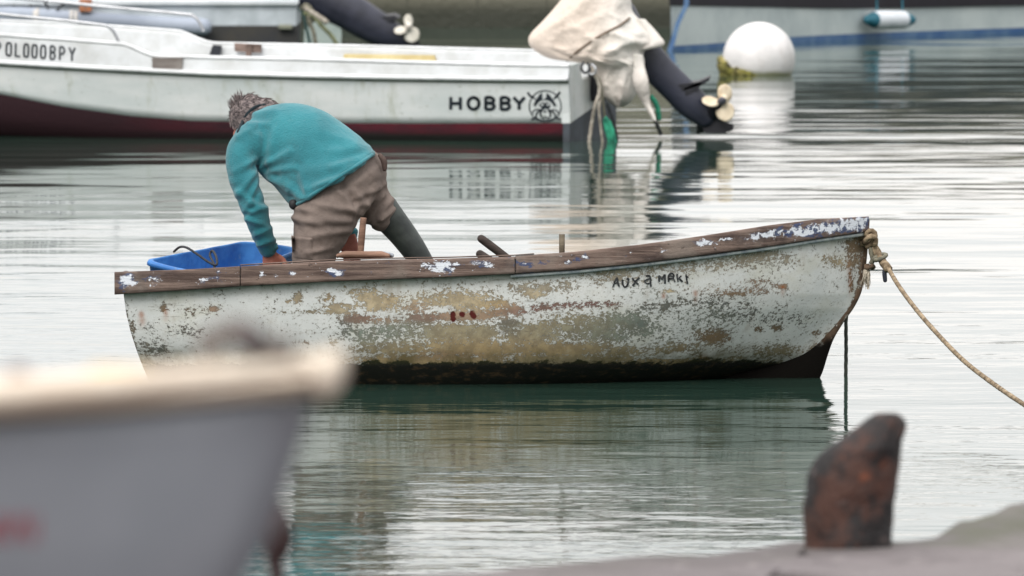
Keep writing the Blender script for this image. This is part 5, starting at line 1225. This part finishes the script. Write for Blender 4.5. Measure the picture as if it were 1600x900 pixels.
WEEDM = WEED.fin(WEED.mix(WEED.ss(_w, .45, .62), WEED.mix(WEED.ss(WEED.noise(5, 3), .4, .6), srgb(120, 116, 50), srgb(176, 164, 104)), srgb(40, 36, 24)), .85, WEED.bump(WEED.noise(40, 5, .7), .02))
gs = []
for k in range(190):
    t = random.random() ** 1.2; s_ = random.random()
    a = 1127 + 50 * t + random.uniform(-3, 3); top_y = 89 + 30 * t ** .75; b_ = top_y + (124 - top_y) * s_
    q = P(a, b_, YU); dv = q - bc; L = math.hypot(dv.x, dv.z); yy_ = -math.sqrt(max(0.0, (br_ * 1.0) ** 2 - L * L)) if L < br_ else -.02
    gs.append(ball((q.x, bc.y + yy_ - .005, q.z), random.uniform(.014, .040), 2, (1.2, .7, 1), .5, 5))
mesh('weed', *fuse(merge(*gs), .009, 1)[:2], WEEDM, bt_)
# ================================================================== BLURRED WHITE BOAT IN FRONT
YF = 6.8
RT = [(-900, 606), (-400, 598), (0, 589), (200, 583), (400, 569), (480, 565), (535, 565)]
n = NT('front_gelcoat')
FG = n.fin(n.mix(n.ss(n.noise(6, 4), .3, .7), srgb(142, 145, 152), srgb(130, 134, 141)), .5, None, 0, .3)
n = NT('front_rim')
c = n.mix(n.ss(n.noise(12, 4, .6), .35, .65), srgb(228, 216, 200), srgb(212, 196, 178)); c = n.mix(n.math('MULTIPLY', n.ss(n.noise(16, 4, .6, n.mapv((1, 1, 1), (2, 1, 4))), .56, .68), .7), c, srgb(214, 190, 150))
FR = n.fin(c, .5, None, 0, .3)
fb_ = thing('beached_boat', 'very blurred white boat with a cream rim and red letters in the bottom left foreground', 'boat', (-1.6, YF + .5, 1.62))
xt_ = P(545, 561, YF).x; 
def frz(x): return P(800 + F * x / YF, ip(800 + F * x / YF, RT), YF).z
FBW = [(-3.6, .52), (-2.6, .60), (-1.8, .58), (-1.2, .46), (-.8, .32), (-.5, .19), (-.3, .095), (-.2, .05), (-.165, .03)]
fbc = catmull(FBW, 6); fbw = lambda x: float(np.interp(x, [q[0] for q in fbc], [q[1] for q in fbc]))
YFC = YF + .12
fst = [(0, -.162), (-.03, -.170), (-.07, -.182), (-.11, -.197), (-.14, -.212), (-.17, -.230), (-.22, -.27), (-.28, -.34), (-.34, -.46), (-.38, -.62)]
def fxs(dz): return float(np.interp(-dz, [-a for a, b_ in fst], [b_ for a, b_ in fst]))
V, NUf, NVf = [], 110, 30
rings = []
for i in range(NUf):
    s_ = i / (NUf - 1); r1 = []
    for j in range(NVf):
        t = j / (NVf - 1); x0 = -3.6 + s_ * (-.165 + 3.6); zt = frz(x0) - .038; dep = .38; dz = -dep * math.sin(t * PI / 2) ** 1.1
        x = -3.6 + s_ * (fxs(dz) + 3.6); k = max(0, (s_ - .5) / .5)
        y = fbw(x0) * max(math.cos(t * PI / 2), 1e-6) ** (.5 + .5 * k) * (1 - .25 * t)
        if s_ > .97: y *= math.sqrt(max(0, 1 - ((s_ - .97) / .03) ** 2))
        y = max(y, .004); r1.append((x, y, zt + dz))
    rings.append([Vector((x, YFC - y, z)) for x, y, z in r1] + [Vector((x, YFC + y, z)) for x, y, z in r1[::-1]])
v, f = loft(rings, True); fh = fixn(mesh('hull', v, f, FG, fb_))
rings = []
for x in np.linspace(-3.62, -.165, 120):
    rings.append([x, fbw(x), frz(x)])
for sgn in (-1, 1):
    rr = []
    for x, b_, z in rings:
        rr.append([Vector((x, YFC + sgn * (b_ + o_), z + dz * float(np.interp(x, [-.42, -.17], [.64, .36])) - (.020 if sgn > 0 else 0))) for o_, dz in ((.030, -.006), (.032, -.020), (.026, -.038), (-.004, -.042), (-.030, -.012), (-.022, 0), (.018, 0))])
    # nose of the rim
    for k, (dx, w) in enumerate(((.012, .9), (.022, .7), (.030, .35))):
        rr.append([Vector((rings[-1][0] + dx, YFC + sgn * max(0, (rings[-1][1] + o_) * w), rings[-1][2] + dz * (1 - .25 * k))) for o_, dz in ((.030, -.006), (.032, -.020), (.026, -.038), (-.004, -.042), (-.030, -.012), (-.022, 0), (.018, 0))])
    fixn(mesh('rim', *loft(rr), FR, fb_))
dk = [[Vector((x, YFC - b_ + .01, z - .022)), Vector((x, YFC + b_ - .01, z - .026)), Vector((x, YFC + b_ - .01, z - .036)), Vector((x, YFC - b_ + .01, z - .032))] for x, b_, z in rings if x > -1.3]
fixn(mesh('foredeck', *loft(dk), FR, fb_, smooth=False))
fbh = bvh_of(fh); REDI = simple('red_lettering', (170, 30, 48), .6)
for L, w in (([(-34, 842), (-34, 806), (-12, 842), (-12, 806)], 6), ([(2, 842), (2, 806)], 7), ([(16, 842), (30, 806), (46, 842)], 6), ([(52, 842), (52, 806)], 5)):
    pl = []
    for a, b_ in zip(L, L[1:]): pl += stroke([a, b_], w, 1)
    v, f = decal(fbh, pl, .0015); mesh('letter', v, f, REDI, fb_, smooth=False)
mesh('bow_fitting', *etube([(*P(225, 584, YF + .02), .005, .008), (*P(150, 584, YF + .02), .006, .008)], 2, 10), simple('ochre_fitting', (196, 168, 120), .6), fb_)
mesh('bow_fitting', *ball(P(28, 592, YF), .011, 2), simple('brown_fitting', (120, 96, 92), .6), fb_)
# rope lump lying on the bow deck
PKR = simple('pinkish_rope', (124, 116, 112), .9, c2=(84, 78, 76), scale=60)
cz = [P(a, b_, YF + .07) for a, b_ in [(318, 556), (326, 536), (342, 520), (364, 510), (388, 512), (404, 524), (412, 540), (410, 556)]]
t_ = thing('rope_coil', 'blurred pinkish-brown loop of rope lying on the bow of the white foreground boat', 'rope', P(365, 560, YF + .07))
for dy, r in ((0, .0085), (.016, .009), (.03, .008)):
    fixn(mesh('loop', *rope_geo([q + Vector((.004 * math.sin(dy * 200 + i), dy, -.002 * i * (dy > 0))) for i, q in enumerate(cz)], r, 6, 80), PKR, t_))
fixn(mesh('strand', *rope_geo([P(395, 540, YF + .04), P(378, 530, YF + .05), P(392, 520, YF + .06), P(404, 536, YF + .05), P(396, 550, YF + .05)], .009, 6, 80), simple('mauve_rope', (88, 80, 80), .9), t_))
fixn(mesh('end', *rope_geo([P(405, 556, YF + .06), P(424, 552, YF + .06), P(436, 536, YF + .06), P(446, 534, YF + .06), P(446, 554, YF + .05)], .008, 6, 80), PKR, t_))
# trestles that hold it up on the quay, below the picture
for xx_ in (-2.8, -1.1):
    t_ = thing('boat_trestle', 'plain timber trestle under the blurred white foreground boat', 'trestle', (xx_, YFC, ZQ), group='trestles under the foreground boat')
    w_ = .34; zt = frz(xx_) - .42
    fixn(mesh('beam', *box((xx_, YFC, zt), .09, .9, .07, None, .006), WOODG, t_))
    for sy_ in (-1, 1):
        for sx2 in (-1, 1):
            a = Vector((xx_ + .02 * sx2, YFC + sy_ * .32, zt)); b_ = Vector((xx_ + .22 * sx2, YFC + sy_ * .40, ZQ))
            fixn(mesh('leg', *etube([(*a, .03, .03), (*b_, .03, .03)], 1, 8, round_ends=False), WOODG, t_))
